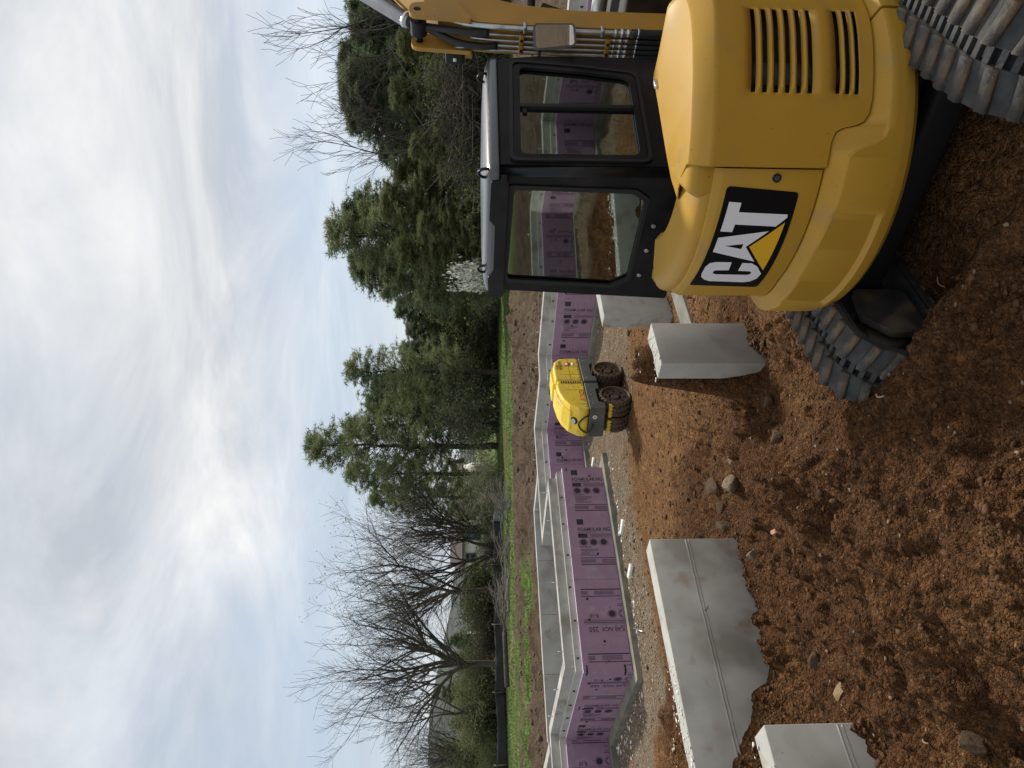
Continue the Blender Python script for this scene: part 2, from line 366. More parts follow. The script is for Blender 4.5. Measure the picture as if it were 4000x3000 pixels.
# ------------------------------------------------------------------ ground: one sheet
def axis(segs, lo, hi):
    o = []
    for a, b, s in segs: o += list(np.arange(a, b, s))
    o.append(segs[-1][1]); a, b = o[0], o[-1]; st = .4
    lft = []; p = a
    while p > lo: p -= st; st *= 1.35; lft.append(p)
    st = .4; rgt = []; p = b
    while p < hi: p += st; st *= 1.35; rgt.append(p)
    return np.array(lft[::-1] + o + rgt)
XS = axis([(-20, -10, .25), (-10, -2.5, .075), (-2.5, 1.5, .0115), (1.5, 3.4, .03), (3.4, 8, .12), (8, 16, .3)], -2500, 2500)
YS = axis([(-8.5, 2.4, .22), (2.4, 4.3, .0085), (4.3, 6.6, .0135), (6.6, 10, .03), (10, 18.4, .06), (18.4, 46, .16)], -600, 4000)
GX, GY = np.meshgrid(XS, YS)
def ground(x, y, detail=True):
    pit = inpoly(x, y, Q); wing = inpoly(x, y, WING)
    dq = dpoly(x, y, Q); dq = np.where(pit, -dq, dq); dw = dpoly(x, y, WING); dw = np.where(wing, -dw, dw)
    dmin = np.minimum(dq, dw)
    far = np.hypot(x, y)
    grade = .88 + .16 * (fbm(x * .25 + 5, y * .25, 3, 4) - .45) + .10 * sstep(19, 34, y) - .0 * far
    berm = np.exp(-((y - 23 - .25 * (x + 6)) / 3.0) ** 2) * (.28 + .5 * (fbm(x * .5, y * .5, 3, 9) - .45)) * sstep(-7.5, -3.5, x) * sstep(26, 12, x)
    grade = grade + berm
    grade = grade + .004 * np.maximum(far - 60, 0) * 0
    step = sstep(.14, .32, dmin)
    base = np.zeros_like(x)
    h = base * (1 - step) + grade * step
    # spoil heap in the foreground
    cr_ = [(-4.0, 3.3), (-1.75, 3.66), (-1.36, 3.76), (-.98, 3.88), (-.56, 3.88), (-.18, 3.80), (.22, 3.42), (.47, 3.30), (.74, 2.90), (1.15, 2.2)]
    cz = [.40, .30, .45, .58, .60, .50, .42, .40, .33, .12]
    crx = np.interp(x, [c[0] for c in cr_], [c[1] for c in cr_]); crz = np.interp(x, [c[0] for c in cr_], cz)
    crx = crx + .16 * (fbm(x * 1.7, x * 0 + 3, 3, 2) - .45); crz = crz * (.86 + .3 * fbm(x * 2.1, y * .8, 3, 8))
    t = y - crx
    fw_ = np.interp(x, [-.7, .15, .5], [2.6, 1.0, .75]); farside = crz * (1 - sstep(0, 1, t / fw_)) ** 1.25
    near = crz - .34 * sstep(.02, .75, -t) + .9 * sstep(1.0, 2.4, -t)
    heap = np.where(t > 0, farside, near) * sstep(1.75, .55, x - .12 * (y - 3)) * pit
    heap = heap * np.where(y < -1, .5, 1)
    h = h + heap
    # back-fill behind the stub walls
    def fill(cx, cy, rx, ry, hh, ang=45):
        c_, s_ = math.cos(R(ang)), math.sin(R(ang)); u = (x - cx) * c_ + (y - cy) * s_; v = -(x - cx) * s_ + (y - cy) * c_
        return hh * sstep(1.15, .45, np.hypot(u / rx, v / ry))
    h = np.maximum(h, fill(-3.55, 5.55, 1.6, .62, .86) * pit)
    h = np.maximum(h, fill(-3.05, 3.95, 1.3, .55, .80) * pit)
    h = np.maximum(h, fill(.19, 6.97, .40, .25, 1.03) * pit)
    h = h + .16 * np.exp(-((y - 10.4 + .12 * x) / .22) ** 2) * sstep(-6, -2, x) * sstep(1.2, -.6, x) * pit * 0
    lawn = np.zeros_like(x)
    if not detail: return h
    rough = np.where(pit, .22, .6)
    rough = np.where(pit, .27 + .73 * np.maximum(sstep(9.6, 7.6, y + .25 * x), 0), rough)
    rough = np.where(pit & (x > .55), np.minimum(rough, .45), rough)
    rough = rough * sstep(46, 30, far); rough = np.where(pit, rough, np.where(y > 0, rough, .2))
    near_ = (far < 30) & (np.abs(x) < 22)
    xx = x[near_]; yy = y[near_]; rr = rough[near_]; yn = np.minimum(1, rr + .0)
    wx = xx + .06 * (fbm(xx * 6, yy * 6, 3, 21) - .5) + .035 * (fbm(xx * 26, yy * 26, 3, 22) - .5); wy = yy + .06 * (fbm(xx * 6, yy * 6, 3, 31) - .5) + .035 * (fbm(xx * 26, yy * 26, 3, 32) - .5)
    lump = .55 + .9 * fbm(xx * 38, yy * 38, 3, 61)
    d = (fbm(xx * 1.6, yy * 1.6, 4, 1) - .47) * (.30 + .28 * sstep(5.2, 4.0, yy)) * rr + (np.abs(fbm(xx * 3.1, yy * 3.1, 3, 17) - .47)) * .09 * rr + (fbm(xx * 7, yy * 7, 4, 2) - .47) * .07 * rr + (fbm(xx * 30, yy * 30, 3, 3) - .45) * .022 * (rr + .12)
    c1, t1 = clods(wx, wy, .34, 11, .13); c2, t2 = clods(wx, wy, .15, 12, .40); c3, t3 = clods(wx, wy, .07, 13, .55); c4, t4 = clods(wx, wy, .034, 14, .5)
    out_ = ~pit[near_]
    d = d + lump * (rr * (.72 * c1 + .75 * c2 + .8 * c3) + (.25 + .6 * rr) * c4)
    o1, _t = clods(wx, wy, .8, 15, .35); o2, _t = clods(wx, wy, .4, 16, .5); d = d + np.where(out_, sstep(17, 19, yy) * (.30 * o1 + .45 * o2), 0) * sstep(29, 25, yy)
    # fine drag streaks across the smooth clay, roughly parallel to the house wall
    st = (fbm((xx * .05 + yy * .0) * 3, (yy + .16 * xx) * 9, 3, 41) - .45) * .05 * (1 - rr) * sstep(19, 16, yy)
    d = d + st
    tint = np.where(c3 > 0, t3, .5) * .4 + np.where(c2 > 0, t2, .5) * .35 + np.where(c1 > 0, t1, .5) * .25
    clump = fbm(xx * 20, yy * 20, 3, 77); d = d + (clump - .45) * .02 * (c1 > 0) * rr
    h[near_] += d
    TT = np.full(x.shape, .5); TT[near_] = tint; TT = np.where(pit, TT, TT * .55)
    # zones: r gravel, g grass, b topsoil and foreground soil with shade painted in
    wob = (fbm(x * 1.2, y * 1.2, 4, 55) - .47)
    gravel = np.where(pit, sstep(1.75, 1.15, -dq + wob * .9), 0)
    gravel = np.maximum(gravel, np.where(pit, .75 * sstep(.6, .25, np.hypot((x + .35) * .8, (y - 5.0) / 1.0) + wob * .8 - .1), 0) * 0)
    gravel = np.maximum(gravel, np.where(pit, .85 * sstep(11.7, 12.7, y + wob * 1.6) * sstep(-3, -2, x), 0))
    gravel = np.where(pit, gravel, .04)
    edge = 25.5 + 5.0 * sstep(-11, -5, x) - 2.4 * sstep(-4, 3, x)
    gr = sstep(-1.1, .9, y - edge + wob * 5) * (~pit) * (1 - .75 * sstep(.56, .68, fbm(x * .35, y * .35, 3, 66)))
    gr2 = sstep(20, 21.3, y + wob * 2.5 + .18 * (x + 8)) * sstep(23.8, 22.6, y + wob * 2.5 + .18 * (x + 8)) * sstep(-4.6, -6, x + wob * 2)
    gr = np.maximum(gr, gr2 * (~pit)); gr = np.maximum(gr, sstep(-24, -30, x + wob * 4) * (~pit))
    heapy = np.where(pit, sstep(9.0, 6.6, y + .35 * x + wob * 2.2) * sstep(1.6, .4, x + wob), 0)  # foreground soil darkened in colour: slope shading painted in with its browner tone
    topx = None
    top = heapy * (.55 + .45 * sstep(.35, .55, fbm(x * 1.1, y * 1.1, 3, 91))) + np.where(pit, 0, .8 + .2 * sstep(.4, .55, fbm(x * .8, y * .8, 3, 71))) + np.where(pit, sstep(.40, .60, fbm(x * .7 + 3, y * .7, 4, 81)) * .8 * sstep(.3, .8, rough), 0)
    return h, gravel, gr, np.clip(top, 0, 1), TT
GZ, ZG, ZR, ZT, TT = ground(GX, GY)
ny, nx = GX.shape; ii = np.arange(ny * nx).reshape(ny, nx)
gm = npmesh('ground', np.stack([GX, GY, GZ], -1).reshape(-1, 3), quads=np.stack([ii[:-1, :-1], ii[:-1, 1:], ii[1:, 1:], ii[1:, :-1]], -1).reshape(-1, 4))
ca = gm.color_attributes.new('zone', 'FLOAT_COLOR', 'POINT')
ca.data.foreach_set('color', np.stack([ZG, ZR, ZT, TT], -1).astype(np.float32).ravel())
oa = gm.attributes.new('outside', 'FLOAT', 'POINT'); oa.data.foreach_set('value', (~inpoly(GX, GY, Q)).astype(np.float32).ravel())
def groundmat():
    m = bpy.data.materials.new('soil'); m.use_nodes = True; t = m.node_tree; N = t.nodes; L = t.links; b = N['Principled BSDF']
    b.inputs['Roughness'].default_value = .95; b.inputs['Specular IOR Level'].default_value = .15
    at = N.new('ShaderNodeAttribute'); at.attribute_name = 'zone'; sp = N.new('ShaderNodeSeparateColor'); L.new(at.outputs['Color'], sp.inputs[0])
    tc = N.new('ShaderNodeTexCoord')
    def nz(s, d=6, st=None):
        n = N.new('ShaderNodeTexNoise'); n.inputs['Scale'].default_value = s; n.inputs['Detail'].default_value = d
        if st:
            mp = N.new('ShaderNodeMapping'); mp.inputs['Scale'].default_value = st; L.new(tc.outputs['Object'], mp.inputs[0]); L.new(mp.outputs[0], n.inputs['Vector'])
        else: L.new(tc.outputs['Object'], n.inputs['Vector'])
        return n.outputs[0]
    def ramp(v, a, b_, pa=.35, pb=.65):
        r = N.new('ShaderNodeValToRGB'); r.color_ramp.elements[0].position = pa; r.color_ramp.elements[1].position = pb
        r.color_ramp.elements[0].color = (*a, 1); r.color_ramp.elements[1].color = (*b_, 1); L.new(v, r.inputs[0]); return r.outputs[0]
    def mix(f, a, b_, mode='MIX'):
        x = N.new('ShaderNodeMixRGB'); x.blend_type = mode
        for i, v in ((0, f), (1, a), (2, b_)):
            if isinstance(v, (int, float)): x.inputs[i].default_value = v
            elif isinstance(v, tuple): x.inputs[i].default_value = (*v, 1)
            else: L.new(v, x.inputs[i])
        return x.outputs[0]
    clay = ramp(nz(5), (.150, .080, .034), (.215, .120, .054))
    clay = mix(ramp(nz(45, 4), (0, 0, 0), (1, 1, 1), .5, .62), clay, (.125, .064, .028))
    clay = mix(ramp(nz(30, 3, (.35, 2.2, 1)), (0, 0, 0), (.7, .7, .7), .55, .7), clay, (.29, .18, .085))
    darksoil = ramp(nz(9), (.063, .0305, .0135), (.116, .0575, .0250))
    darksoil = mix(ramp(nz(60, 3), (0, 0, 0), (1, 1, 1), .55, .7), darksoil, (.055, .029, .016))
    gvc = ramp(nz(70, 3), (.13, .10, .070), (.30, .255, .20), .38, .66)
    gvc = mix(ramp(nz(2.0), (0, 0, 0), (.6, .6, .6)), gvc, (.17, .11, .06))
    grc = ramp(nz(3.5), (.075, .135, .028), (.14, .20, .05)); grc = mix(ramp(nz(.7), (0, 0, 0), (1, 1, 1), .52, .66), grc, (.22, .19, .10))
    c = mix(sp.outputs[2], clay, darksoil)
    tr = ramp(at.outputs['Alpha'], (.62, .60, .58), (1.28, 1.25, 1.2), .2, .8); c = mix(1.0, c, tr, 'MULTIPLY')
    a2 = N.new('ShaderNodeAttribute'); a2.attribute_name = 'outside'
    ext = ramp(nz(2.2, 8), (.062, .043, .029), (.125, .090, .062)); c = mix(a2.outputs['Fac'], c, ext)
    c = mix(sp.outputs[0], c, gvc); c = mix(sp.outputs[1], c, grc)
    L.new(c, b.inputs['Base Color'])
    # crumb structure: two sizes of cells, colour and relief
    wv = N.new('ShaderNodeMixRGB'); wv.blend_type = 'ADD'; wv.inputs[0].default_value = .02; L.new(tc.outputs['Object'], wv.inputs[1])
    wn = N.new('ShaderNodeTexNoise'); wn.inputs['Scale'].default_value = 30; wn.inputs['Detail'].default_value = 4; L.new(tc.outputs['Object'], wn.inputs['Vector']); L.new(wn.outputs['Color'], wv.inputs[2])
    hs_ = []; c2_ = c
    for sc_, k in ((46, 1.0), (115, .55)):
        vo = N.new('ShaderNodeTexVoronoi'); vo.inputs['Scale'].default_value = sc_; L.new(wv.outputs[0], vo.inputs['Vector'])
        mu = N.new('ShaderNodeMath'); mu.operation = 'MULTIPLY'; mu.inputs[1].default_value = -k; L.new(vo.outputs['Distance'], mu.inputs[0]); hs_.append(mu.outputs[0])
        bw_ = N.new('ShaderNodeSeparateColor'); L.new(vo.outputs['Color'], bw_.inputs[0])
        c2_ = mix(1.0, c2_, ramp(bw_.outputs[0], (.66, .64, .62), (1.36, 1.33, 1.28), .05, .95), 'MULTIPLY')
    gm_ = N.new('ShaderNodeMath'); gm_.operation = 'SUBTRACT'; gm_.inputs[0].default_value = 1.0; L.new(sp.outputs[1], gm_.inputs[1])
    L.new(mix(gm_.outputs[0], c, c2_), b.inputs['Base Color'])
    sm = N.new('ShaderNodeMath'); sm.operation = 'ADD'; L.new(hs_[0], sm.inputs[0]); L.new(hs_[1], sm.inputs[1])
    sm2 = N.new('ShaderNodeMath'); sm2.operation = 'ADD'; L.new(sm.outputs[0], sm2.inputs[0]); L.new(nz(60, 8), sm2.inputs[1])
    bp = N.new('ShaderNodeBump'); bp.inputs['Strength'].default_value = .95; bp.inputs['Distance'].default_value = .022; L.new(sm2.outputs[0], bp.inputs['Height']); L.new(bp.outputs[0], b.inputs['Normal'])
    return m
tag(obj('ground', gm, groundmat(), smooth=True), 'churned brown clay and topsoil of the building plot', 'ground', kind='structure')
_gi = {}
def gz(x, y):
    """height of the built ground sheet"""
    i = int(np.clip(np.searchsorted(XS, x) - 1, 0, len(XS) - 2)); j = int(np.clip(np.searchsorted(YS, y) - 1, 0, len(YS) - 2))
    fx = (x - XS[i]) / (XS[i + 1] - XS[i]); fy = (y - YS[j]) / (YS[j + 1] - YS[j])
    return float((GZ[j, i] * (1 - fx) + GZ[j, i + 1] * fx) * (1 - fy) + (GZ[j + 1, i] * (1 - fx) + GZ[j + 1, i + 1] * fx) * fy)
def zone(x, y):
    i = int(np.clip(np.searchsorted(XS, x), 0, len(XS) - 1)); j = int(np.clip(np.searchsorted(YS, y), 0, len(YS) - 1)); return ZG[j, i], ZR[j, i]

# ------------------------------------------------------------------ foundation walls
def offset_poly(P, t, closed=True):
    n = len(P); o = []
    for i in range(n):
        p = Vector(P[i]); a = Vector(P[i - 1]) if (closed or i > 0) else None; b = Vector(P[(i + 1) % n]) if (closed or i < n - 1) else None
        d0 = (p - a).normalized() if a is not None else None; d1 = (b - p).normalized() if b is not None else None
        if d0 is None: d0 = d1
        if d1 is None: d1 = d0
        n0 = Vector((-d0.y, d0.x)); n1 = Vector((-d1.y, d1.x)); k = (n0 + n1) / max(1 + n0.dot(n1), .2); o.append(tuple(p + k * t))
    return o
OF = {t: offset_poly(Q, t) for t in (-.2, 0, .05, .055, .145, .34, .5)}
def strip(i, t0, t1, org, s0=0, s1=1):
    """plan quad of run i between two offsets, cut to s0..s1 along the run; mitred at the ends"""
    n = len(Q); j = (i + 1) % n; A, B = OF[t0][i], OF[t0][j]; C_, D = OF[t1][j], OF[t1][i]
    if s0 > 0 or s1 < 1:
        d = (Vector(Q[j]) - Vector(Q[i])); L_ = d.length; d /= L_; nrm = Vector((-d.y, d.x)); o = Vector(Q[i])
        if s0 > 0: A = tuple(o + d * s0 * L_ + nrm * t0); D = tuple(o + d * s0 * L_ + nrm * t1)
        if s1 < 1: B = tuple(o + d * s1 * L_ + nrm * t0); C_ = tuple(o + d * s1 * L_ + nrm * t1)
    return [(p[0] - org[0], p[1] - org[1]) for p in (A, B, C_, D)]
FZ0, FZ1 = .10, .885
def print_mesh(items, frame, zlo):
    """flat ink shapes; items in print space (u = reading direction, v = up of the letters); frame(u, v) -> local point"""
    V = []; F = []
    for kind, *a in items:
        if kind == 'text':
            s, u, v, h, sx = a; VV, TT_ = text2d(s); pts = [(u + x * h * sx, v + y * h) for x, y in VV]; tr = TT_
        elif kind == 'rect':
            u0, v0, u1, v1 = a; u0 = max(u0, zlo[4]); u1 = min(u1, zlo[5])
            if u1 <= u0: continue
            pts = [(u0, v0), (u1, v0), (u1, v1), (u0, v1)]; tr = [(0, 1, 2), (0, 2, 3)]
        elif kind == 'disc':
            u, v, r = a; pts = [(u + r * math.cos(k * math.pi / 10), v + r * math.sin(k * math.pi / 10)) for k in range(20)]; tr = [(0, k, k + 1) for k in range(1, 19)]
        elif kind == 'ring':
            u, v, r, r2 = a; pts = [(u + q * math.cos(k * math.pi / 10), v + q * math.sin(k * math.pi / 10)) for q in (r, r2) for k in range(20)]
            tr = [t for k in range(20) for t in ((k, (k + 1) % 20, 20 + (k + 1) % 20), (k, 20 + (k + 1) % 20, 20 + k))]
        P3 = [frame(u, v) for u, v in pts]
        for t in tr:
            if all(zlo[0] < P3[q][2] < zlo[1] and zlo[2] < pts[q][1] < zlo[3] for q in t):
                k = len(V); V += [P3[q] for q in t]; F.append((k, k + 1, k + 2))
    if not F: return None
    return V, F
def block_items(v0):
    """one repeat of the board print, about .42 m of sheet, lines stepping down from v0"""
    it = [('rect', .02, v0 - .075, .085, v0 - .012), ('text', 'FOAMULAR NGX', .02, v0 - .150, .042, .78), ('text', '250', .40, v0 - .152, .05, .8),
          ('rect', .02, v0 - .225, .11, v0 - .178)]
    thin = [('rect', .02, v0 - .165, .2, v0 - .160), ('rect', .11, v0 - .181, 1.1, v0 - .178), ('rect', .11, v0 - .225, 1.1, v0 - .222), ('rect', .14, v0 - .197, 1.0, v0 - .189), ('rect', .14, v0 - .212, 1.0, v0 - .204)]
    for k in range(3): it += [('disc', .065 + k * .098, v0 - .275, .031)]; thin += [('ring', .065 + k * .098, v0 - .275, .041, .036)]
    it += [('text', 'R-10', .385, v0 - .275, .04, .75), ('text', 'FOR USE IN:', .02, v0 - .335, .017, .9)]
    for k, w in enumerate((.17, .16, .12, .08, .16)): thin.append(('rect', .035, v0 - .356 - k * .016, .035 + w, v0 - .349 - k * .016))
    it += [('rect', .02, v0 - .452, 1.1, v0 - .445), ('rect', .02, v0 - .522, 1.1, v0 - .512)]
    for k in range(3): thin += [('rect', .02, v0 - .473 - k * .012, .16, v0 - .466 - k * .012), ('rect', .22, v0 - .473 - k * .014, .40, v0 - .466 - k * .014), ('rect', .46, v0 - .473 - k * .012, .56, v0 - .466 - k * .012)]
    return it, thin
def run_wall(i, label, boards, foam=True, ledge=True, pr=True, skip_tape=False):
    """boards: list of (start fraction, print phase, flipped)"""
    org = Q[i]; j = (i + 1) % len(Q); d = Vector(Q[j]) - Vector(org); L_ = d.length; d.normalize(); nrm = Vector((-d.y, d.x))
    w = thing('foundation_wall', label, 'wall', (*org, 0), 0, 'foundation wall runs')
    obj('footing', prism_mesh('footing', strip(i, -.2, .5, org), -.25, FZ0 - .004), FOOT, w)
    obj('lower_stem', prism_mesh('lower_stem', strip(i, .055, .34, org), FZ0, .995), CONC, w)
    up = obj('upper_stem', prism_mesh('upper_stem', strip(i, .145, .34, org), .996, WTOP), CONCT, w)
    if not foam: return w
    P = lambda s, t, z: tuple((d * s + nrm * t).to_3d() + Vector((0, 0, z)))
    # form-tie stubs in the ledge face, anchor pins on the top
    for k in range(int(L_ / .62)):
        s = .3 + k * .62 + random.uniform(-.05, .05)
        b = box('form_tie', BLKM, w, -.010, .010, -.012, .012, -.02, .02); b.location = P(s, .05, .945 + random.uniform(-.02, .02)); b.rotation_euler = (0, 0, math.atan2(d.y, d.x))
        if k % 2 == 0:
            a = box('anchor_pin', ZINC, w, -.006, .006, -.006, .006, -.05, .05); a.location = P(s + .2, .24, WTOP + .035)
    for k, (f0, phase, flip) in enumerate(boards):
        f1 = boards[k + 1][0] if k + 1 < len(boards) else 1.0
        g = .0025 / L_
        bd = obj('foam_board', prism_mesh('foam_board', strip(i, 0, .05, org, f0 + (g if f0 > 0 else 0), f1 - (g if f1 < 1 else 0)), FZ0 + .002, FZ1), FOAM, w)
        bd.data.materials.append(FOAME)
        for p in bd.data.polygons:
            if p.normal.z > .8: p.material_index = 1
        if not pr: continue
        lo_, hi_ = f0 * L_ + .015, f1 * L_ - .015
        for thick, ma_, off in ((0, INK, -.0024), (1, INK2, -.0018)):
            V = []; F = []
            PK = 1.85
            for q in range(-2, int((hi_ - lo_) / 1.13) + 3):
                v0 = phase + q * 1.13
                items = block_items(0)[thick]
                # letters read downwards, lines step towards the left of the run (flipped boards: the other way up)
                fr = (lambda u, v, v0=v0: P(lo_ + v0 + v * PK, off, FZ1 - .13 - u * PK)) if not flip else (lambda u, v, v0=v0: P(lo_ + v0 - v * PK, off, FZ0 - .28 + u * PK))
                sg = (-v0 / PK, (hi_ - lo_ - v0) / PK) if not flip else ((v0 - (hi_ - lo_)) / PK, v0 / PK)
                ur = (.0, (FZ1 - .13 - FZ0 - .012) / PK) if not flip else (.292 / PK, (FZ1 - .10 - FZ0 + .28) / PK)
                r_ = print_mesh(items, fr, (FZ0 + .01, FZ1 - .02, *sg, *ur))
                if r_: k0 = len(V); V += r_[0]; F += [tuple(z + k0 for z in t) for t in r_[1]]
            if F: obj('board_print' if thick == 0 else 'fine_print', npmesh('board_print', V, tris=F), ma_, bd)
        for q in range(3):
            s = random.uniform(lo_ + .1, max(hi_ - .1, lo_ + .15)); b = box('fastener', BLKM, bd, -.018, .018, -.004, .004, -.018, .018, .006)
            b.location = P(s, -.004, random.uniform(.3, .75)); b.rotation_euler = (0, 0, math.atan2(d.y, d.x))
    return w, P, L_
w0 = run_wall(0, 'lilac boarded foundation wall run cut by the left picture edge', [(0, .3, True), (.25, .1, False), (.5, .3, True), (.72, .2, False), (.86, .35, True)])
w1 = run_wall(1, 'shaded lilac boarded wall run receding left of the taped corner', [(0, .75, False), (.62, .35, True)])
w2 = run_wall(2, 'long lilac boarded wall run nearest the grey stub walls, right of the taped corner', [(0, .45, True), (.40, .10, False)])
run_wall(3, 'short return wall behind the end of the long lilac run', [(0, 0, False)], pr=False)
run_wall(4, 'lilac boarded wall run in the recess left behind the roller', [(0, .2, True), (.6, .35, False)])
run_wall(5, 'lilac boarded wall run directly behind the front of the roller', [(0, .3, False), (.5, .45, True)])
run_wall(6, 'narrow lilac boarded jog of the wall behind the rear of the roller', [(0, .3, False)])
run_wall(7, 'lilac boarded wall run from the roller towards the excavator cab', [(0, .35, False), (.07, .30, False), (.14, .25, False), (.25, .3, True), (.4, .3, False), (.55, .2, True), (.7, .3, False), (.85, .1, True)])
run_wall(8, 'lilac boarded wall run out of frame, mirrored in the boom mirror', [(0, .3, False), (.3, .3, True), (.6, .3, False)])
run_wall(9, 'lilac boarded wall run out of frame on the left, facing the cab', [(0, .3, True), (.3, .3, False), (.55, .3, True), (.8, .2, False)])
def tape(wp, s, z, w_=.028, h=.11, t=-.006):
    w, P, L_ = wp; b = box('tape_strip', TAPE, w, -h / 2, h / 2, -.002, .002, -w_ / 2, w_ / 2); b.location = P(s, t, z)
    a = Vector(P(1, 0, 0)) - Vector(P(0, 0, 0)); b.rotation_euler = (0, 0, math.atan2(a.y, a.x))
tape(w2, .055, .83); tape(w2, .055, .22); tape(w2, w2[2] - .05, .81, .03, .07); tape(w1, 1.55, .80, .02, .14); tape(w1, w1[2] - .05, .83); tape(w1, w1[2] - .05, .22)

def plain_wall(pts, label, th=.2, top=WTOP, k0=0):
    """concrete wall of several straight pours; interior face on the right of the line"""
    w = thing('concrete_wall', label, 'wall', (*pts[0], 0)); O = pts[0]; a = offset_poly(pts, 0, False); b = offset_poly(pts, th, False)
    for i in range(len(pts) - 1):
        L_ = (Vector(pts[i + 1]) - Vector(pts[i])).length; n = max(1, round(L_ / 1.25))
        for k in range(n):
            u, v = k / n, (k + 1) / n; g = .003 / L_
            lp = lambda A, B, t: (A[0] + (B[0] - A[0]) * t - O[0], A[1] + (B[1] - A[1]) * t - O[1])
            u2, v2 = u + (g if k else 0), v - (g if k < n - 1 else 0); e = .0015 * ((k % 2) * 2 - 1)
            poly = [lp(a[i], a[i + 1], u2), lp(a[i], a[i + 1], v2), lp(b[i], b[i + 1], v2), lp(b[i], b[i + 1], u2)]
            for z0, z1 in ((-.1, .60), (.603, top)):
                obj('wall_panel', prism_mesh('wall_panel', poly, z0, z1 + (e if z1 == top else 0)), CONC if (k + k0) % 3 else CONCT, w)
    return w
plain_wall(T, 'bare grey concrete wall of the far wing seen above the long lilac run', .2)
plain_wall([(-6.86, 13.98), (-9.2, 16.35)], 'bare concrete wall top running back past the left picture edge', .2)

# ------------------------------------------------------------------ stub walls standing in the excavation
def stub(name, label, P0, dvec, L_, th, top, base=-.3, seam=None, ties=(), ma=CONCT, crumbs=0, mid=None):
    """P0: near right top corner; dvec: unit direction along the face; the body lies th behind the face"""
    s = thing(name, label, 'concrete wall', (P0[0], P0[1], 0), math.atan2(dvec[1], dvec[0]))
    sgn = th
    body = box('concrete_body', ma, s, 0, L_, 0, sgn, base, top, .006)
    if seam:
        for k, (z, w_) in enumerate(((seam, .007), (seam - .028, .005))):
            V = []; n = 30
            o = box('form_ridge', ma, s, .01, L_ - .01, -.006, .004, z - w_, z + w_, .003)
    for x_, z in ties:
        o = tube('tie_wire', [(x_, .01, z), (x_ - .01, -.03, z - .01), (x_ + .02, -.045, z - .03)], .004, ROCKD, s, 6)
    return s
a_ = (math.sqrt(.5), math.sqrt(.5)); 
# faces look towards the right-hand side of the camera; long axis runs back to the left
sw2 = stub('stub_wall', 'long grey stub wall with a form ridge, in front of the lilac run', (-1.5 - 4.2 * a_[0], 6.98 - 4.2 * a_[1]), a_, 4.2, .2, .9, seam=.55, ties=((3.45, .53), (2.2, .53), (1.0, .53)))
sw1 = stub('stub_wall', 'nearest grey stub wall at the bottom left corner', (-2.0 - 3.0 * a_[0], 4.2 - 3.0 * a_[1]), a_, 3.0, .2, .9, seam=.46)
sp3 = stub('stub_pier', 'short grey concrete pier half buried left of the excavator track', (.19, 6.53), a_, .56, .2, .9, ma=CONC)
sp4 = stub('stub_pier', 'grey concrete stub wall partly hidden by the excavator cab', (.89, 9.44), a_, 1.5, .2, .9)
sp5 = stub('footing_strip', 'low concrete footing strip between the two short piers', (.62, 8.35), a_, 1.5, .3, .05, ma=FOOT)

# ------------------------------------------------------------------ excavator (local x = its right, y = its front, z up; swing centre at the origin)
EX = thing('mini_excavator', 'yellow mini excavator with black cab, seen from its right rear', 'excavator', (1.36, 4.15, 0), R(-57))
def cp(th, r_, z): return (r_ * math.sin(R(th)), -r_ * math.cos(R(th)), z)
def ip(tab, x): return float(np.interp(x, [a for a, b in tab], [b for a, b in tab]))
def loft(name, ma, rows, parent, closed_prof=False, caps=True, ang=30, skip=None, bw=0):
    """rows: list of equal-length point lists"""
    bm = bmesh.new(); G = [[bm.verts.new(p) for p in r_] for r_ in rows]; k = len(rows[0])
    for i in range(len(G) - 1):
        for j in range(k - 1 if not closed_prof else k):
            if skip and skip(i, j): continue
            f = [G[i][j], G[i][(j + 1) % k], G[i + 1][(j + 1) % k], G[i + 1][j]]
            try: bm.faces.new(f)
            except ValueError: pass
    if caps and closed_prof:
        for r_ in (G[0][::-1], G[-1]):
            try: bm.faces.new(r_)
            except ValueError: pass
    bmesh.ops.remove_doubles(bm, verts=bm.verts, dist=2e-5)
    me = bmmesh(name, bm); smoothang(me, ang); return obj(name, me, ma, parent)
ZT_ = [(-100, .86), (-60, .865), (-24, .882), (-5, .905), (8, .902), (23, .880), (37.4, .873), (38.8, .855), (40, .81), (41.4, .755), (43, .722), (45.4, .71), (61, .700), (125, .70)]
ZI_ = [(-100, .89), (-38, .905), (-14, .950), (0, .949), (33, .938), (41.5, .932), (44.3, .918), (45.5, .885), (46.3, .825), (47.5, .788), (50, .766), (54, .755), (67, .742), (82, .722), (125, .71)]
def cwprof(th):
    mk = float(sstep(-25.5, -23, th) * sstep(22.5, 20, th)); rf = .931 - .020 * mk; zt = ip(ZT_, th); zi = ip(ZI_, th)
    e = float(sstep(-40, -72, th)); sh = 1 - .10 * e
    P = [(.50, .57), (.80, .555), (.872, .552), (.905, .562), (.924, .588), (.931, .625), (.931, .640), (rf, .662), (rf, zt - .012), (rf - .004, zt - .003), (rf - .014, zt + .002), (.862, zi - .006), (.850, zi), (.80, zi + .002), (.50, zi)]
    return [cp(th, r_ * sh, z) for r_, z in P]
ths = list(np.arange(-75, 36, 1.5)) + list(np.arange(36, 52, .5)) + list(np.arange(52, 82.6, 1.5))
loft('counterweight', YEL, [cwprof(t) for t in ths], EX, True, ang=24)
loft('side_weight', YEL, [cwprof(t) for t in np.arange(83.2, 118, 1.5)], EX, True, ang=24)
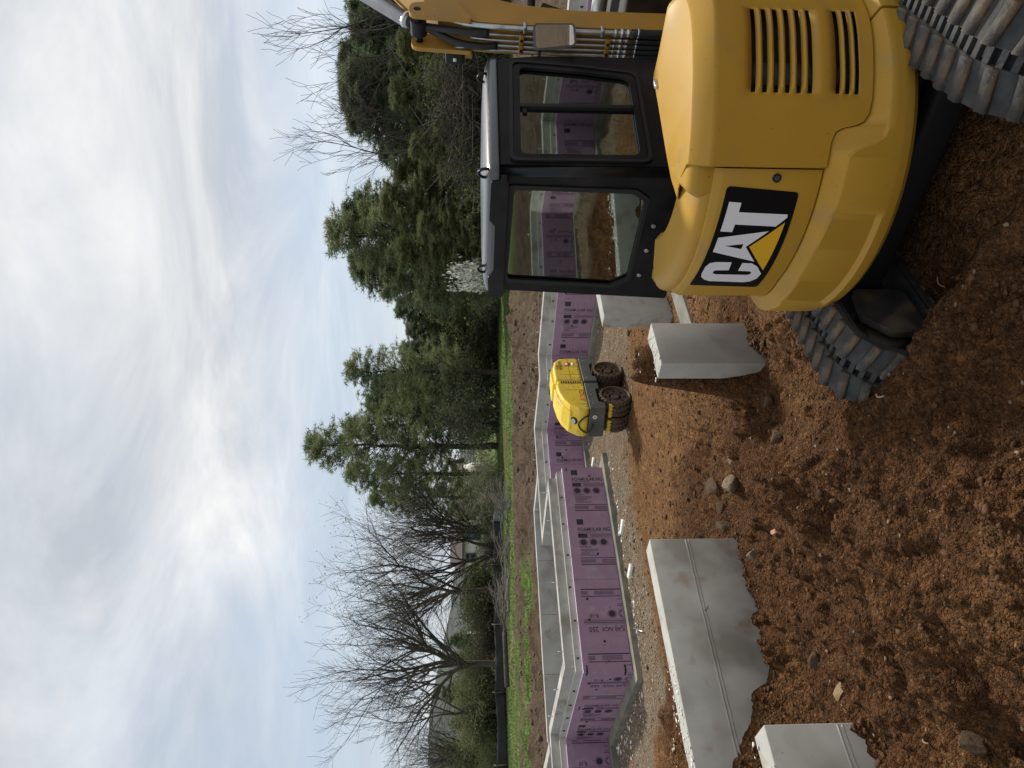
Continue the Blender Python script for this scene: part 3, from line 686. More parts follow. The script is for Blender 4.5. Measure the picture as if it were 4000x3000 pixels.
# rear door with the logo
def doorprof(th):
    zi = ip(ZI_, th) + .005; e = float(sstep(-31, -40, th)); k = -.035 * e
    return [cp(th, r_ + k, z) for r_, z in [(.80, zi), (.846, zi), (.851, zi + .006), (.851, 1.420), (.846, 1.432), (.833, 1.458), (.828, 1.462), (.79, 1.462)]]
door = loft('rear_door', YEL, [doorprof(t) for t in np.arange(-40, 33.2, 1)], EX, True, ang=24)
def shprof(th):
    return [cp(th, r_, z) for r_, z in [(.815, 1.40), (.815, 1.468), (.806, 1.492), (.785, 1.512), (.74, 1.528), (.66, 1.535), (.52, 1.532), (.48, 1.50), (.48, 1.2), (.7, 1.2)]]
loft('rear_shoulder', YEL, [shprof(t) for t in np.arange(-44, 31.5, 1.5)], EX, True)
# left corner post and left side skin
loft('corner_skin', YEL, [[cp(t, r_, z) for r_, z in [(.78, ip(ZI_, t) + .005), (.828 - .0008 * (-40 - t), ip(ZI_, t) + .005), (.828 - .0008 * (-40 - t), 1.44), (.80, 1.475), (.74, 1.475)]] for t in np.arange(-64, -40.5, 1.5)], EX, True)
# engine hood with louvres
DZ_ = [(33, .012), (55, .012), (70, 0), (90, -.030), (112, -.05)]
S1 = [(1.318 - k * .0536 - .020, 1.318 - k * .0536) for k in range(6)]; S2 = [(.920 - k * .046 - .019, .920 - k * .046) for k in range(3)]
rows_z = [.70, .76, .80]
for a, b in sorted(S1 + S2): rows_z += [a, b]
fin = []
for S in (S1, S2):
    SS = sorted(S)
    for (a, b), (c, d) in zip(SS, SS[1:]):
        for q in (.25, .5, .75): fin.append((b + (c - b) * q, q)); rows_z.append(b + (c - b) * q)
rows_z += [.96, .985, 1.36, 1.40, 1.44, 1.470]; rows_z = sorted(rows_z)
finz = {round(z, 5): q for z, q in fin}; slots = {(round(a, 5), round(b, 5)) for a, b in S1 + S2}
CR = [(33.6, .13, -.56), (45, .17, -.46), (58, .25, -.36), (72, .29, .0), (88, .31, .2), (100, .45, .235), (112, .70, .30)]
hth = sorted(set([33.6, 34.2, 35] + list(np.arange(36, 55, .5)) + [55.3, 55.7] + list(np.arange(57, 86, 1.5)) + [86.3, 86.7] + list(np.arange(88, 112, 2))))
def hoodprof(th):
    zb = ip(ZI_, th) + .006; dz = ip(DZ_, th); o = [cp(th, .82, zb)]
    inv = float(sstep(55.0, 57.0, th) * sstep(87, 85, th)); end = float(sstep(53.2, 55.2, th) * sstep(89, 87, th))
    for z in rows_z:
        r_ = .871; q = finz.get(round(z, 5))
        if q is not None: r_ += .016 * inv * math.sin(q * math.pi) ** .8
        if (.79 < z < .935) or (1.02 < z < 1.335): r_ -= .008 * end
        o.append(cp(th, r_, max(z + dz, zb)))
    o += [cp(th, .8705, 1.488 + dz), cp(th, .866, 1.498 + dz)]
    t2 = max(th, 36.0)
    o += [cp(th, .815, 1.570 + dz * .7), cp(th, .804, 1.578 + dz * .7), cp(th, .79, 1.580 + dz * .7)]
    cx_, cy_ = ip([(a, b) for a, b, c in CR], th), ip([(a, c) for a, b, c in CR], th); zc = ip([(33.6, 1.545), (58, 1.60), (90, 1.605), (112, 1.59)], th)
    P = Vector(cp(th, .79, 1.58 + dz * .7)); K = Vector((cx_, cy_, zc))
    for s in (.35, .7): o.append(tuple(P.lerp(K, s) + Vector((0, 0, .012 * math.sin(s * math.pi)))))
    o.append(tuple(K)); o.append((cx_ - .03, cy_ + .02, zc - .03)); o.append((cx_ - .06, cy_ + .04, 1.15))
    return o
hr = [hoodprof(t) for t in hth]; zz = [None] + rows_z
def slotcell(i, j):
    return 1 <= j < len(rows_z) and hth[i] >= 55.6 and hth[i + 1] <= 86.4 and (round(rows_z[j - 1], 5), round(rows_z[j], 5)) in slots
hood = loft('engine_hood', YEL, hr, EX, False, ang=26, skip=slotcell)
so = hood.modifiers.new('solid', 'SOLIDIFY'); so.thickness = .006; so.offset = -1
def hcprof(th):
    k = float(sstep(19.0, 25.5, th)); q = float(sstep(19.0, 34, th)); zt = 1.500 + .075 * k + .006 * q; ro = .775 + .045 * k
    return [cp(th, ro - .02 * (1 - k), 1.44), cp(th, ro, 1.475), cp(th, ro, zt - .045), cp(th, ro - .012, zt - .018), cp(th, ro - .05, zt), cp(th, ro - .16, zt + .006), cp(th, ro - .30, zt + .004), cp(th, ro - .36, zt - .03), cp(th, ro - .38, 1.40)]
loft('hood_corner', YEL, [hcprof(t) for t in np.arange(19, 36.6, .8)], EX, True, ang=45)
loft('engine_bay', BLKM, [[cp(t, .80, .6), cp(t, .80, 1.45), cp(t, .3, 1.46)] for t in np.arange(30, 116, 4)], EX)
box('radiator', mat('radiator', (.03, .03, .032), rough=.6), EX, .50, .74, -.40, .0, .75, 1.3)
# hood catch with its little arm
hc = box('hood_catch', STEEL, EX, .33, .352, .07, .13, 1.598, 1.622, .004)
tube('lock_pin', [cp(30.3, .84, 1.165), cp(30.3, .858, 1.165)], .021, BLKM, door, 20); tube('lock_core', [cp(30.3, .85, 1.165), cp(30.3, .862, 1.165)], .012, LOCK, door, 16)
# logo wrapped round the door
def decal(name, ma, outer, holes, rad, parent):
    V2, TR = fill2d(outer, holes); bm = bmesh.new(); vv = [bm.verts.new((x, y, 0)) for x, y in V2]
    for t in TR:
        try: bm.faces.new([vv[i] for i in t])
        except ValueError: pass
    for x in np.arange(-30, 36, 2.0): bmesh.ops.bisect_plane(bm, geom=bm.verts[:] + bm.edges[:] + bm.faces[:], plane_co=(x, 0, 0), plane_no=(1, 0, 0))
    for v in bm.verts: v.co = cp(v.co.x, rad, v.co.y)
    me = bmmesh(name, bm); return obj(name, me, ma, parent)
def rz(pts, r_, n=4):
    """round corners of (theta, z) outlines in metres along the arc"""
    k = .85 * math.pi / 180; return [(x / k, y) for x, y in roundpoly([(a * k, b) for a, b in pts], r_, n)]
decal('logo_field', DECB, rz([(-17.2, 1.428), (27.6, 1.398), (25.8, 1.042), (-18.6, 1.046)], .022), [], .8535, door)
decal('logo_letter', WHITE, [(-1.6, 1.350), (-1.7, 1.268), (-6.1, 1.264), (-6.2, 1.333), (-7.0, 1.343), (-8.0, 1.340), (-8.6, 1.323), (-8.9, 1.150), (-8.2, 1.136), (-7.2, 1.138), (-6.6, 1.150), (-6.4, 1.213), (-2.0, 1.211), (-2.1, 1.160), (-4.0, 1.120), (-8.1, 1.080), (-11.2, 1.086), (-13.4, 1.112), (-14.1, 1.145), (-13.4, 1.334), (-12.4, 1.366), (-10.4, 1.392), (-8.0, 1.399), (-4.2, 1.396), (-2.2, 1.380)], [], .856, door)
decal('logo_letter', WHITE, [(12.2, 1.139), (9.4, 1.384), (3.3, 1.388), (-1.2, 1.152), (5.7, 1.229)], [[(6.9, 1.246), (6.0, 1.336), (4.7, 1.247)]], .856, door)
decal('logo_letter', WHITE, [(22.5, 1.374), (22.2, 1.313), (19.0, 1.316), (18.4, 1.071), (17.3, 1.069), (14.0, 1.112), (14.6, 1.319), (11.7, 1.323), (11.9, 1.383)], [], .856, door)
decal('logo_triangle', DECY, [(15.6, 1.072), (5.7, 1.211), (-5.9, 1.082)], [], .856, door)

# revolving frame, undercarriage
lathe('swing_ring', [(.0, .38), (.52, .38), (.52, .56), (.0, .56)], BLKM, EX, 'z')
obj('revolving_frame', prism_mesh('revolving_frame', roundpoly([(-.62, -.40), (-.3, -.72), (.5, -.60), (.78, -.2), (.78, .75), (.25, 1.15), (-1.10, 1.0), (-1.10, .1)], .12), .56, 1.22), BLKM, EX)
TY = 13
def tloc(x, y, z=0): c_, s_ = math.cos(R(TY)), math.sin(R(TY)); return (x * c_ - y * s_, x * s_ + y * c_, z)
TA, TR_ = .93, .285
PER = 4 * TA + 2 * math.pi * TR_
def stad(s, r_=TR_):
    """point and outward normal on the track loop, s in metres of the nominal loop; starts at top front, runs to the rear"""
    s %= PER
    if s < 2 * TA: return (TA - s, r_), (0, 1)
    s -= 2 * TA
    if s < math.pi * TR_: a = s / TR_; return (-TA - r_ * math.sin(a), r_ * math.cos(a)), (-math.sin(a), math.cos(a))
    s -= math.pi * TR_
    if s < 2 * TA: return (-TA + s, -r_), (0, -1)
    s -= 2 * TA; a = s / TR_; return (TA + r_ * math.sin(a), -r_ * math.cos(a)), (math.sin(a), -math.cos(a))
NH = 90; HP = PER / NH
def belt_mesh():
    bm = bmesh.new(); S = [k * HP / 2 for k in range(NH * 2)]
    def band(x0, x1, r0, r1):
        G = []
        for s in S:
            (y0, z0), _ = stad(s, r0); (y1, z1), _ = stad(s, r1)
            G.append([bm.verts.new(p) for p in ((x0, y1, z1), (x1, y1, z1), (x1, y0, z0), (x0, y0, z0))])
        for i in range(len(G)):
            a, b = G[i], G[(i + 1) % len(G)]
            for j in range(4): bm.faces.new((a[j], a[(j + 1) % 4], b[(j + 1) % 4], b[j])).smooth = True
    band(-.2, -.034, TR_ - .03, TR_); band(.034, .2, TR_ - .03, TR_); band(-.19, .19, TR_ - .055, TR_ - .045)
    for k in range(NH):
        a = [stad(k * HP + t, r_)[0] for r_ in (TR_ - .028, TR_ - .003) for t in (0, HP * .45)]
        V = [bm.verts.new((x, y, z)) for x in (-.036, .036) for y, z in a]
        for f in ((0, 1, 3, 2), (4, 6, 7, 5), (2, 3, 7, 6), (0, 2, 6, 4), (1, 5, 7, 3)): bm.faces.new([V[i] for i in f])
    me = bmmesh('track_belt', bm); smoothang(me, 30); return me
BELT = belt_mesh()
def lug_mesh(sl):
    V = []; 
    for z, k in ((-.004, 1), (.030, .80)):
        for x, y in ((-.083, -.027), (.083, -.027), (.083, .027), (-.083, .027)): V.append((x * (1 if z < 0 else .97), y * k + x * sl, z))
    return npmesh('tread_lug', V, quads=[(3, 2, 1, 0), (4, 5, 6, 7), (0, 1, 5, 4), (1, 2, 6, 5), (2, 3, 7, 6), (3, 0, 4, 7)])
LUG = {-1: lug_mesh(.18), 1: lug_mesh(-.18)}
for me in LUG.values(): me.materials.append(RUBL)
NL = 46; LP = PER / NL
for side, xo in (('far', -.715), ('near', .915)):
    b = obj('track_belt', BELT, RUB, EX, tloc(xo, 0, TR_ + .035), (0, 0, R(TY)))
    for row in (-1, 1):
        for k in range(NL):
            s = (k + (.5 if row > 0 else 0)) * LP; (y, z), (ny_, nz_) = stad(s)
            if y > .35: continue
            l = obj('tread_lug', LUG[row], None, b, (row * .117, y, z)); l.rotation_euler = (math.atan2(-ny_, nz_), 0, 0)
    inn = 1 if xo < 0 else -1
    f_ = box('track_frame', BLKM, EX, -.15, .15, -.78, .95, -.11, .12, .02); f_.location = tloc(xo, .05, .31); f_.rotation_euler = (0, 0, R(TY))
    idl = lathe('idler_wheel', [(.0, -.10), (.10, -.11), (.12, -.07), (.20, -.06), (.225, -.10), (.228, .10), (.20, .06), (.12, .07), (.10, .11), (.0, .10)], mat('idler_steel', (.035, .032, .03), (.09, .075, .06), scale=9, rough=.7), EX, 'x', 32, tloc(xo, -TA, TR_ + .035)); idl.rotation_euler = (0, 0, R(TY))
    g = plate('idler_guard', roundpoly([(-.16, -.16), (.22, -.16), (.22, .13), (-.02, .17), (-.16, .05)], .04), [], lambda x, y, t: (t, x, y), -.02, .02)
    gg = obj('idler_guard', g, mat('guard_steel', (.03, .03, .032), (.06, .055, .05), scale=8, rough=.5, c3=(.14, .11, .075), s3=5), EX, tloc(xo + inn * .175, -.86, .31)); gg.rotation_euler = (0, 0, R(TY)); bev(gg, .012)
cf = box('centre_frame', BLKM, EX, -.6, .6, -.45, .45, -.13, .13, .05); cf.location = tloc(.1, .05, .36); cf.rotation_euler = (0, 0, R(TY))
bl = box('cross_beam', BLKM, EX, -.72, .72, -.07, .07, -.09, .09, .03); bl.location = tloc(.1, -.52, .33); bl.rotation_euler = (0, 0, R(TY))

# ------------------------------------------------------------------ cab
FR, RS = -.10, -.095
rear_out = roundpoly([(-1.225, 1.24), (-1.140, 2.46), (-.135, 2.46), (-.118, 1.24)], [.0, .05, .02, 0])
rear_gl = roundpoly([(-1.030, 2.388), (-.220, 2.375), (-.240, 1.645), (-.305, 1.556), (-1.006, 1.546), (-1.083, 1.655)], .035)
def grow(poly, d):
    c_ = Vector((sum(p[0] for p in poly) / len(poly), sum(p[1] for p in poly) / len(poly)))
    w_ = max(p[0] for p in poly) - min(p[0] for p in poly); h_ = max(p[1] for p in poly) - min(p[1] for p in poly)
    return [(c_.x + (p[0] - c_.x) * (1 + 2 * d / w_), c_.y + (p[1] - c_.y) * (1 + 2 * d / h_)) for p in poly]
fR = lambda x, y, t: (x, FR + t, y)
cabw = obj('cab_rear_wall', plate('cab_rear_wall', rear_out, [rear_gl], fR, 0, .05), BLK, EX); bev(cabw, .006, 2)
rw = obj('rear_window', plate('rear_window', grow(rear_gl, -.004), [], fR, .012, .018), GLASS, EX)
obj('window_seal', plate('window_seal', grow(rear_gl, .022), [grow(rear_gl, -.012)], fR, -.010, .006), SEAL, rw)
for r_, z in ((-.515, 1.474), (-.735, 1.474), (-.975, 1.478)): tube('bolt', [(r_, FR + .004, z), (r_, FR - .012, z)], .014, ZINC, cabw, 12)
side_out = roundpoly([(FR + .052, 1.24), (FR + .052, 2.46), (.965, 2.46), (1.01, 2.18), (1.02, 1.24)], [0, .02, .05, .05, 0])
side_gl = roundpoly([(.012, 2.350), (.905, 2.330), (.860, 1.90), (.806, 1.578), (.015, 1.592)], [.05, .05, .0, .07, .06])
fS = lambda x, y, t: (RS - t, x, y)
cabs = obj('cab_side_wall', plate('cab_side_wall', side_out, [side_gl], fS, 0, .05), BLK, EX); bev(cabs, .006, 2)
sw = obj('side_window', plate('side_window', grow(side_gl, -.012), [], fS, .018, .023), GLASS, EX)
obj('window_frame', plate('window_frame', grow(side_gl, .042), [grow(side_gl, .020)], fS, -.016, .006), SEAL, sw)
obj('window_seal', plate('window_seal', grow(side_gl, .016), [grow(side_gl, -.026)], fS, -.007, .012), BLK, sw)
box('window_divider', BLKM, sw, RS - .03, RS + .006, .478, .512, 1.598, 2.335, .004)
box('window_latch', BLKM, sw, RS - .03, RS - .004, .43, .478, 2.27, 2.30, .004)
# rounded corner post between the two walls
tube('corner_post', [(-.128, FR + .032, 1.24), (-.128, FR + .032, 1.9), (-.142, FR + .034, 2.46)], .034, BLK, EX, 16)
# far (door) side and front frame
dout = [(FR + .05, 1.24), (FR + .05, 2.45), (.95, 2.45), (1.0, 1.24)]; dgl = roundpoly([(.02, 1.62), (.02, 2.36), (.88, 2.36), (.92, 1.40), (.5, 1.36)], .06)
fL = lambda x, y, t: (-1.20 + t + .06 * (y - 1.24) / 1.2, x, y)
obj('cab_door', plate('cab_door', dout, [dgl], fL, 0, .045), BLK, EX); obj('door_window', plate('door_window', grow(dgl, -.004), [], fL, .02, .025), GLASS, EX)
fout = [(-1.19, 1.24), (-1.13, 2.45), (-.11, 2.45), (-.10, 1.24)]; fgl = roundpoly([(-1.10, 1.30), (-1.06, 2.36), (-.19, 2.36), (-.18, 1.30)], .06)
fF = lambda x, y, t: (x, .955 - t + .03 * (2.4 - y), y)
obj('cab_front_frame', plate('cab_front_frame', fout, [fgl], fF, 0, .045), BLK, EX); obj('windscreen', plate('windscreen', grow(fgl, -.004), [], fF, .02, .025), GLASS, EX)
# roof: domed slab with a rear fairing
roof = loft('cab_roof', mat('roof_paint', (.020, .021, .024), (.028, .029, .032), scale=5, rough=.26, spec=.6, coat=.5), [[(x, y, z) for x, y in roundpoly([(-1.165 + i_, -.15 + i_), (-.070 - i_, -.15 + i_), (-.075 - i_, 1.0 - i_), (-1.14 + i_, 1.0 - i_)], .09 - i_ * .2, 5)] for i_, z in ((.015, 2.445), (0, 2.455), (0, 2.488), (.012, 2.508), (.045, 2.527), (.12, 2.541), (.25, 2.549), (.42, 2.552))], EX, True, ang=50)
loft('roof_fairing', BLK, [[(x, FR - .005 - d, z) for x, z in roundpoly([(-1.15, 2.40), (-1.145, 2.50), (-.95, 2.505), (-.90, 2.47), (-.48, 2.47), (-.43, 2.505), (-.13, 2.50), (-.12, 2.40)], .015, 3)] for d in (0, .055)], EX, True)
for r_, f_ in ((-.135, -.08), (-.93, -.10), (-.14, .83)):
    tube('lifting_lug', spline([(r_ - .03, f_, 2.505), (r_ - .028, f_, 2.55), (r_, f_, 2.572), (r_ + .028, f_, 2.55), (r_ + .03, f_, 2.505)], 4), .009, BLK, roof, 8)
# inside
box('cab_floor', BLKM, EX, -1.16, -.14, -.04, .93, 1.18, 1.24)
SEATM = mat('seat_vinyl', (.022, .021, .020), (.035, .033, .03), scale=14, rough=.75)
seat = box('seat_cushion', SEATM, EX, -.93, -.42, .12, .60, 1.36, 1.50, .05); box('seat_base', BLKM, seat, -.2, .2, -.2, .2, -.16, -.06)
bk = loft('seat_back', SEATM, [[(x, .10 + .05 * math.cos(k) + dy_ + (z - 1.45) * -.10, z) for x, dy_ in ((-.92, 0), (-.90, .03), (-.45, .03), (-.43, 0), (-.45, -.05), (-.90, -.05))] for k, z in ((0, 1.42), (.5, 1.6), (1, 1.8), (1.4, 2.0), (1.7, 2.08))], EX, True)
box('headrest', SEATM, bk, -.80, -.55, -.03, .05, 2.12, 2.26, .03)
con = box('console', BLKM, EX, -.36, -.16, .10, .78, 1.24, 1.50, .03); box('console', BLKM, EX, -1.12, -.97, .10, .70, 1.24, 1.52, .03)
tube('joystick', spline([(-.27, .62, 1.50), (-.27, .63, 1.62), (-.28, .66, 1.72)], 4), [.014] * 5 + [.02] * 4, BLKM, EX, 10)
tube('grab_loop', spline([(-.22, .86, 1.72), (-.25, .70, 1.78), (-.30, .64, 1.90), (-.25, .70, 2.0), (-.22, .86, 2.02)], 5), .012, BLKM, EX, 8)
mon = box('monitor', BLKM, EX, -.06, .06, -.02, .02, -.085, .085, .01, (R(-15), 0, R(20))); mon.location = (-.20, .74, 1.70)
scr = box('monitor_screen', mat('screen', (.30, .34, .37), rough=.15), mon, -.05, .05, -.024, -.0205, -.07, .07)
tube('travel_lever', spline([(-.55, .80, 1.24), (-.55, .80, 1.6), (-.55, .76, 1.82)], 4), .012, BLKM, EX, 8); tube('travel_lever', spline([(-.70, .80, 1.24), (-.70, .80, 1.6), (-.70, .76, 1.82)], 4), .012, BLKM, EX, 8)
cu_ = box('cap', mat('red_cloth', (.30, .03, .03), rough=.9), EX, -.24, -.15, .84, .93, 1.5, 1.62, .03)
# mirror on its arm
ma_ = tube('mirror_arm', spline([(-.12, 1.0, 2.17), (-.08, 1.06, 2.165), (-.02, 1.10, 2.15)], 4), .011, BLKM, EX, 8)
fM = lambda x, y, t: (x, t, y)
mh = obj('mirror_shell', plate('mirror_shell', roundpoly([(-.086, .133), (.078, .143), (.082, -.130), (-.055, -.147)], .03), [], fM, 0, .035), mat('mirror_rim', (.10, .10, .105), rough=.4), EX, (.0, 1.08, 2.072), (R(-1.2), 0, R(36))); bev(mh, .010, 3)
obj('mirror_glass', plate('mirror_glass', roundpoly([(-.074, .120), (.067, .129), (.071, -.117), (-.044, -.132)], .022), [], fM, -.006, -.002), MIR, mh)

# ------------------------------------------------------------------ boom with its pipework
bprof = [(1.20, .95), (1.205, 1.5), (1.215, 2.0), (1.235, 2.45), (1.27, 2.72), (1.34, 2.84), (1.62, 3.02), (2.4, 3.52), (3.2, 3.72), (3.2, 3.44), (2.4, 3.20), (1.80, 2.86), (1.56, 2.62), (1.43, 2.30), (1.375, 1.9), (1.365, .95)]
fB = lambda x, y, t: (t, x, y)
boom = obj('boom', plate('boom', bprof, [], fB, -.205, -.012), YELD, EX)
def inflate(P, d):
    o = []
    for i in range(len(P)):
        a = Vector(P[i - 1]); p = Vector(P[i]); b = Vector(P[(i + 1) % len(P)]); d0 = (p - a).normalized(); d1 = (b - p).normalized()
        k = Vector((-d0.y, d0.x)) + Vector((-d1.y, d1.x)); k /= max(1 + d0.dot(d1), .4); o.append(tuple(p + k * d))
    return o
for t0, t1 in ((-.012, 0), (-.217, -.205)): bev(obj('boom_side_plate', plate('boom_side_plate', inflate(bprof, .016), [], fB, t0, t1), YELD, boom), .003)
stripe = obj('boom_stripe', plate('boom_stripe', [(1.62, 2.86), (1.72, 2.80), (2.3, 3.18), (2.2, 3.24)], [], fB, .0005, .002), DECB, boom)
obj('boom_stripe_red', plate('boom_stripe_red', [(1.60, 2.87), (1.62, 2.86), (2.2, 3.24), (2.18, 3.25)], [], fB, .0005, .002), RED, boom)
for t0 in (-.225, .002):
    ear = roundpoly([(1.20, 2.60), (1.42, 2.72), (1.385, 3.02), (1.24, 3.03)], [.02, .02, .065, .065], 6); hole = [(1.31 + .026 * math.cos(k * math.pi / 6), 2.97 + .026 * math.sin(k * math.pi / 6)) for k in range(12)]
    bev(obj('cylinder_ear', plate('cylinder_ear', ear, [hole], fB, t0, t0 + .030), YELD, boom), .004)
tube('ear_pin', [(-.215, 1.31, 2.97), (.025, 1.31, 2.97)], .024, BLKM, boom, 16)
lathe('cylinder_eye', [(.0, -.05), (.055, -.05), (.055, .05), (.0, .05)], BLKM, boom, 'x', 20, (-.095, 1.31, 2.97))
cyd = Vector((0, .70, .72)).normalized(); c0 = Vector((-.095, 1.31, 2.97))
CYL = mat('cylinder_steel', (.30, .30, .31), (.40, .40, .41), scale=6, rough=.28, metal=.85)
scy = tube('stick_cylinder', [c0 + cyd * .075, c0 + cyd * .09, c0 + cyd * 1.6], [.030, .050, .050], CYL, EX, 24)
tube('cylinder_collar', [c0 + cyd * .10, c0 + cyd * .125], .054, STEEL, scy, 24); tube('cylinder_gland', [c0 + cyd * .04, c0 + cyd * .09], .042, BLKM, scy, 20)
for k, (r_, rad, top) in enumerate(((-.187, .0095, 2.80), (-.152, .0095, 2.62), (-.115, .0095, 2.62), (-.075, .0095, 2.62), (-.018, .0165, 2.86))):
    o = .018 + rad
    pts = [(r_, 1.203 - o, 1.52), (r_, 1.208 - o, 1.8), (r_, 1.216 - o, 2.05), (r_, 1.236 - o, 2.42), (r_, 1.262 - o, min(top, 2.64))]
    if top > 2.7: pts += [(r_ + (.02 if r_ > -.1 else -.025), 1.29 - o, 2.76), (r_ + (.035 if r_ > -.1 else -.04), 1.35 - o, top)]
    pp = tube('hydraulic_pipe', spline(pts, 5), rad, ZINC, boom, 10)
    for z0, z1, q in ((1.555, 1.585, 1.5), (1.60, 1.625, 1.7), (1.645, 1.665, 1.45)): tube('pipe_fitting', [(r_, 1.2035 - o, z0), (r_, 1.2045 - o, z1)], rad * q, ZINC, pp, 6)
    hz = 1.52
    tube('hose', spline([(r_, 1.203 - o, 1.53), (r_, 1.195 - o, 1.42), (r_ + .005, 1.185 - o, 1.25), (r_ + .01, 1.15 - o, 1.05)], 5), max(rad * 1.75, .017), HOSE, boom, 10)
    tube('hose_cuff', [(r_, 1.203 - o, 1.500), (r_, 1.2032 - o, 1.512)], max(rad * 1.9, .019), STEEL, boom, 12)
for z, f_ in ((1.70, 1.205), (2.28, 1.226)):
    for r0, r1 in ((-.200, -.135), (-.128, -.062)):
        cl = box('pipe_clamp', YELD, boom, r0, r1, f_ - .048, f_ + .01, z - .016, z + .016, .004); tube('clamp_bolt', [((r0 + r1) / 2, f_ - .047, z), ((r0 + r1) / 2, f_ - .056, z)], .010, BLKM, boom, 8)
for z, f_ in ((1.745, 1.206), (2.26, 1.224)): box('pipe_saddle', ZINC, boom, -.042, .004, f_ - .056, f_ + .01, z - .012, z + .012, .006)
tube('hose', spline([(-.150, 1.20, 2.44), (-.152, 1.195, 2.56), (-.14, 1.22, 2.72), (-.11, 1.28, 2.86), (-.10, 1.31, 2.93)], 5), .024, HOSE, boom, 12)
tube('hose', spline([(-.060, 1.20, 2.50), (-.060, 1.20, 2.60), (-.065, 1.23, 2.74), (-.08, 1.28, 2.86), (-.09, 1.31, 2.93)], 5), .024, HOSE, boom, 12)
lamp = box('work_lamp', BLKM, EX, -.335, -.245, 1.25, 1.34, 2.665, 2.795, .015); box('lamp_rim', mat('lamp_grey', (.18, .18, .18), rough=.5), lamp, -.048, .048, .046, .056, -.068, .068, .01); box('lamp_plug', WHITE, lamp, -.012, .012, -.052, -.046, -.012, .012)
box('lamp_bracket', YELD, EX, -.30, -.21, 1.28, 1.31, 2.61, 2.665, .004)
# stick and bucket tucked in ahead of the machine
stick = obj('stick', plate('stick', [(3.15, 3.75), (3.35, 3.5), (2.40, 1.62), (2.22, 1.60), (2.16, 1.72), (2.85, 3.5)], [], fB, -.19, -.03), YELD, EX)
BK = mat('bucket_steel', (.016, .014, .013), (.045, .036, .03), scale=6, rough=.6, metal=.4)
bprofk = [(1.62, 1.52), (2.20, 1.62), (2.32, 1.50), (2.30, 1.15), (2.05, .92), (1.78, .90), (1.66, 1.05)]
bev(obj('bucket', plate('bucket', bprofk, [], fB, -.60, .15), BK, EX), .01)
tube('bucket_pin', [(-.64, 1.93, 1.66), (.15, 1.93, 1.66)], .058, STEEL, EX, 20)
obj('link_plate', plate('link_plate', [(1.80, 1.60), (2.02, 1.60), (2.30, 2.05), (2.14, 2.10)], [], fB, -.52, -.46), BK, EX); tube('link_bar', [(-.62, 2.12, 2.16), (.2, 2.12, 2.16)], .035, BLKM, EX, 14)

# ------------------------------------------------------------------ trench roller (local y = its front end, x across)
RO = thing('trench_roller', 'yellow articulated trench roller with padded steel drums by the lilac wall', 'roller', (-.20, 12.42, 0), R(-212))
RZ = gz(-.2, 12.4); RO.location.z = RZ - .01
W2 = .30
def extr(name, prof, ma, parent, x0, x1, bw=.02, seg=3):
    o = obj(name, plate(name, prof, [], lambda x, y, t: (t, x, y), x0, x1), ma, parent); bev(o, bw, seg, 30); return o
PADS = None
def drum(y, x0, x1, parent):
    r_ = .245; d = lathe('drum', [(.10, x0 + .05), (.225, x0 + .05), (.228, x0), (r_, x0), (r_, x1), (.228, x1), (.225, x1 - .05), (.10, x1 - .05)], RDRUM, parent, 'x', 40, (0, y, .262))
    bm = bmesh.new(); n = 22
    for row, xr in enumerate(np.linspace(x0 + .045, x1 - .045, 3)):
        for k in range(n):
            a = (k + .5 * (row % 2)) * 2 * math.pi / n; w_ = .036; V = []
            for rr, sc_ in ((r_ - .004, 1), (r_ + .020, .8)):
                for xx, aa in ((-w_, -.085), (w_, -.085), (w_, .085), (-w_, .085)): V.append(bm.verts.new((xr + xx * sc_, rr * math.cos(a + aa * sc_), rr * math.sin(a + aa * sc_))))
            for f in ((4, 5, 6, 7), (0, 1, 5, 4), (1, 2, 6, 5), (2, 3, 7, 6), (3, 0, 4, 7)): bm.faces.new([V[i] for i in f])
    pd = obj('drum_pads', bmmesh('drum_pads', bm), RDRUM, d); pd['kind'] = 'stuff'
    lathe('drum_hub', [(0, x0 + .03), (.06, x0 + .03), (.075, x0 + .05), (.075, x0 + .08)], RDRUM, d, 'x', 20) if x0 < 0 else lathe('drum_hub', [(0, x1 - .03), (.06, x1 - .03), (.075, x1 - .05), (.075, x1 - .08)], RDRUM, d, 'x', 20)
    xf = x0 + .046 if x0 < 0 else x1 - .046
    for k in range(8):
        a = k * math.pi / 4; h = tube('drum_hole', [(xf - .004, .155 * math.cos(a), .155 * math.sin(a)), (xf + .004, .155 * math.cos(a), .155 * math.sin(a))], .024, BLKM, d, 10)
for y in (.42, -.40):
    for x0, x1 in ((-W2, -.015), (.015, W2)): drum(y, x0, x1, RO)
fc = extr('front_chassis', [(.03, .50), (.20, .50), (.22, .56), (.60, .56), (.64, .47), (.80, .47), (.82, .73), (.03, .73)], RGREY, RO, -.285, .285, .012)
rc = extr('rear_chassis', [(-.03, .50), (-.18, .50), (-.20, .56), (-.58, .56), (-.62, .50), (-.80, .50), (-.80, .73), (-.03, .73)], RGREY, RO, -.285, .285, .012)
extr('drum_yoke', [(.30, .20), (.54, .20), (.50, .58), (.34, .58)], RGREY, RO, -.012, .012, .004); extr('drum_yoke', [(-.52, .20), (-.28, .20), (-.32, .58), (-.48, .58)], RGREY, RO, -.012, .012, .004)
box('steering_joint', RGREY, RO, -.10, .10, -.08, .08, .34, .66, .01)
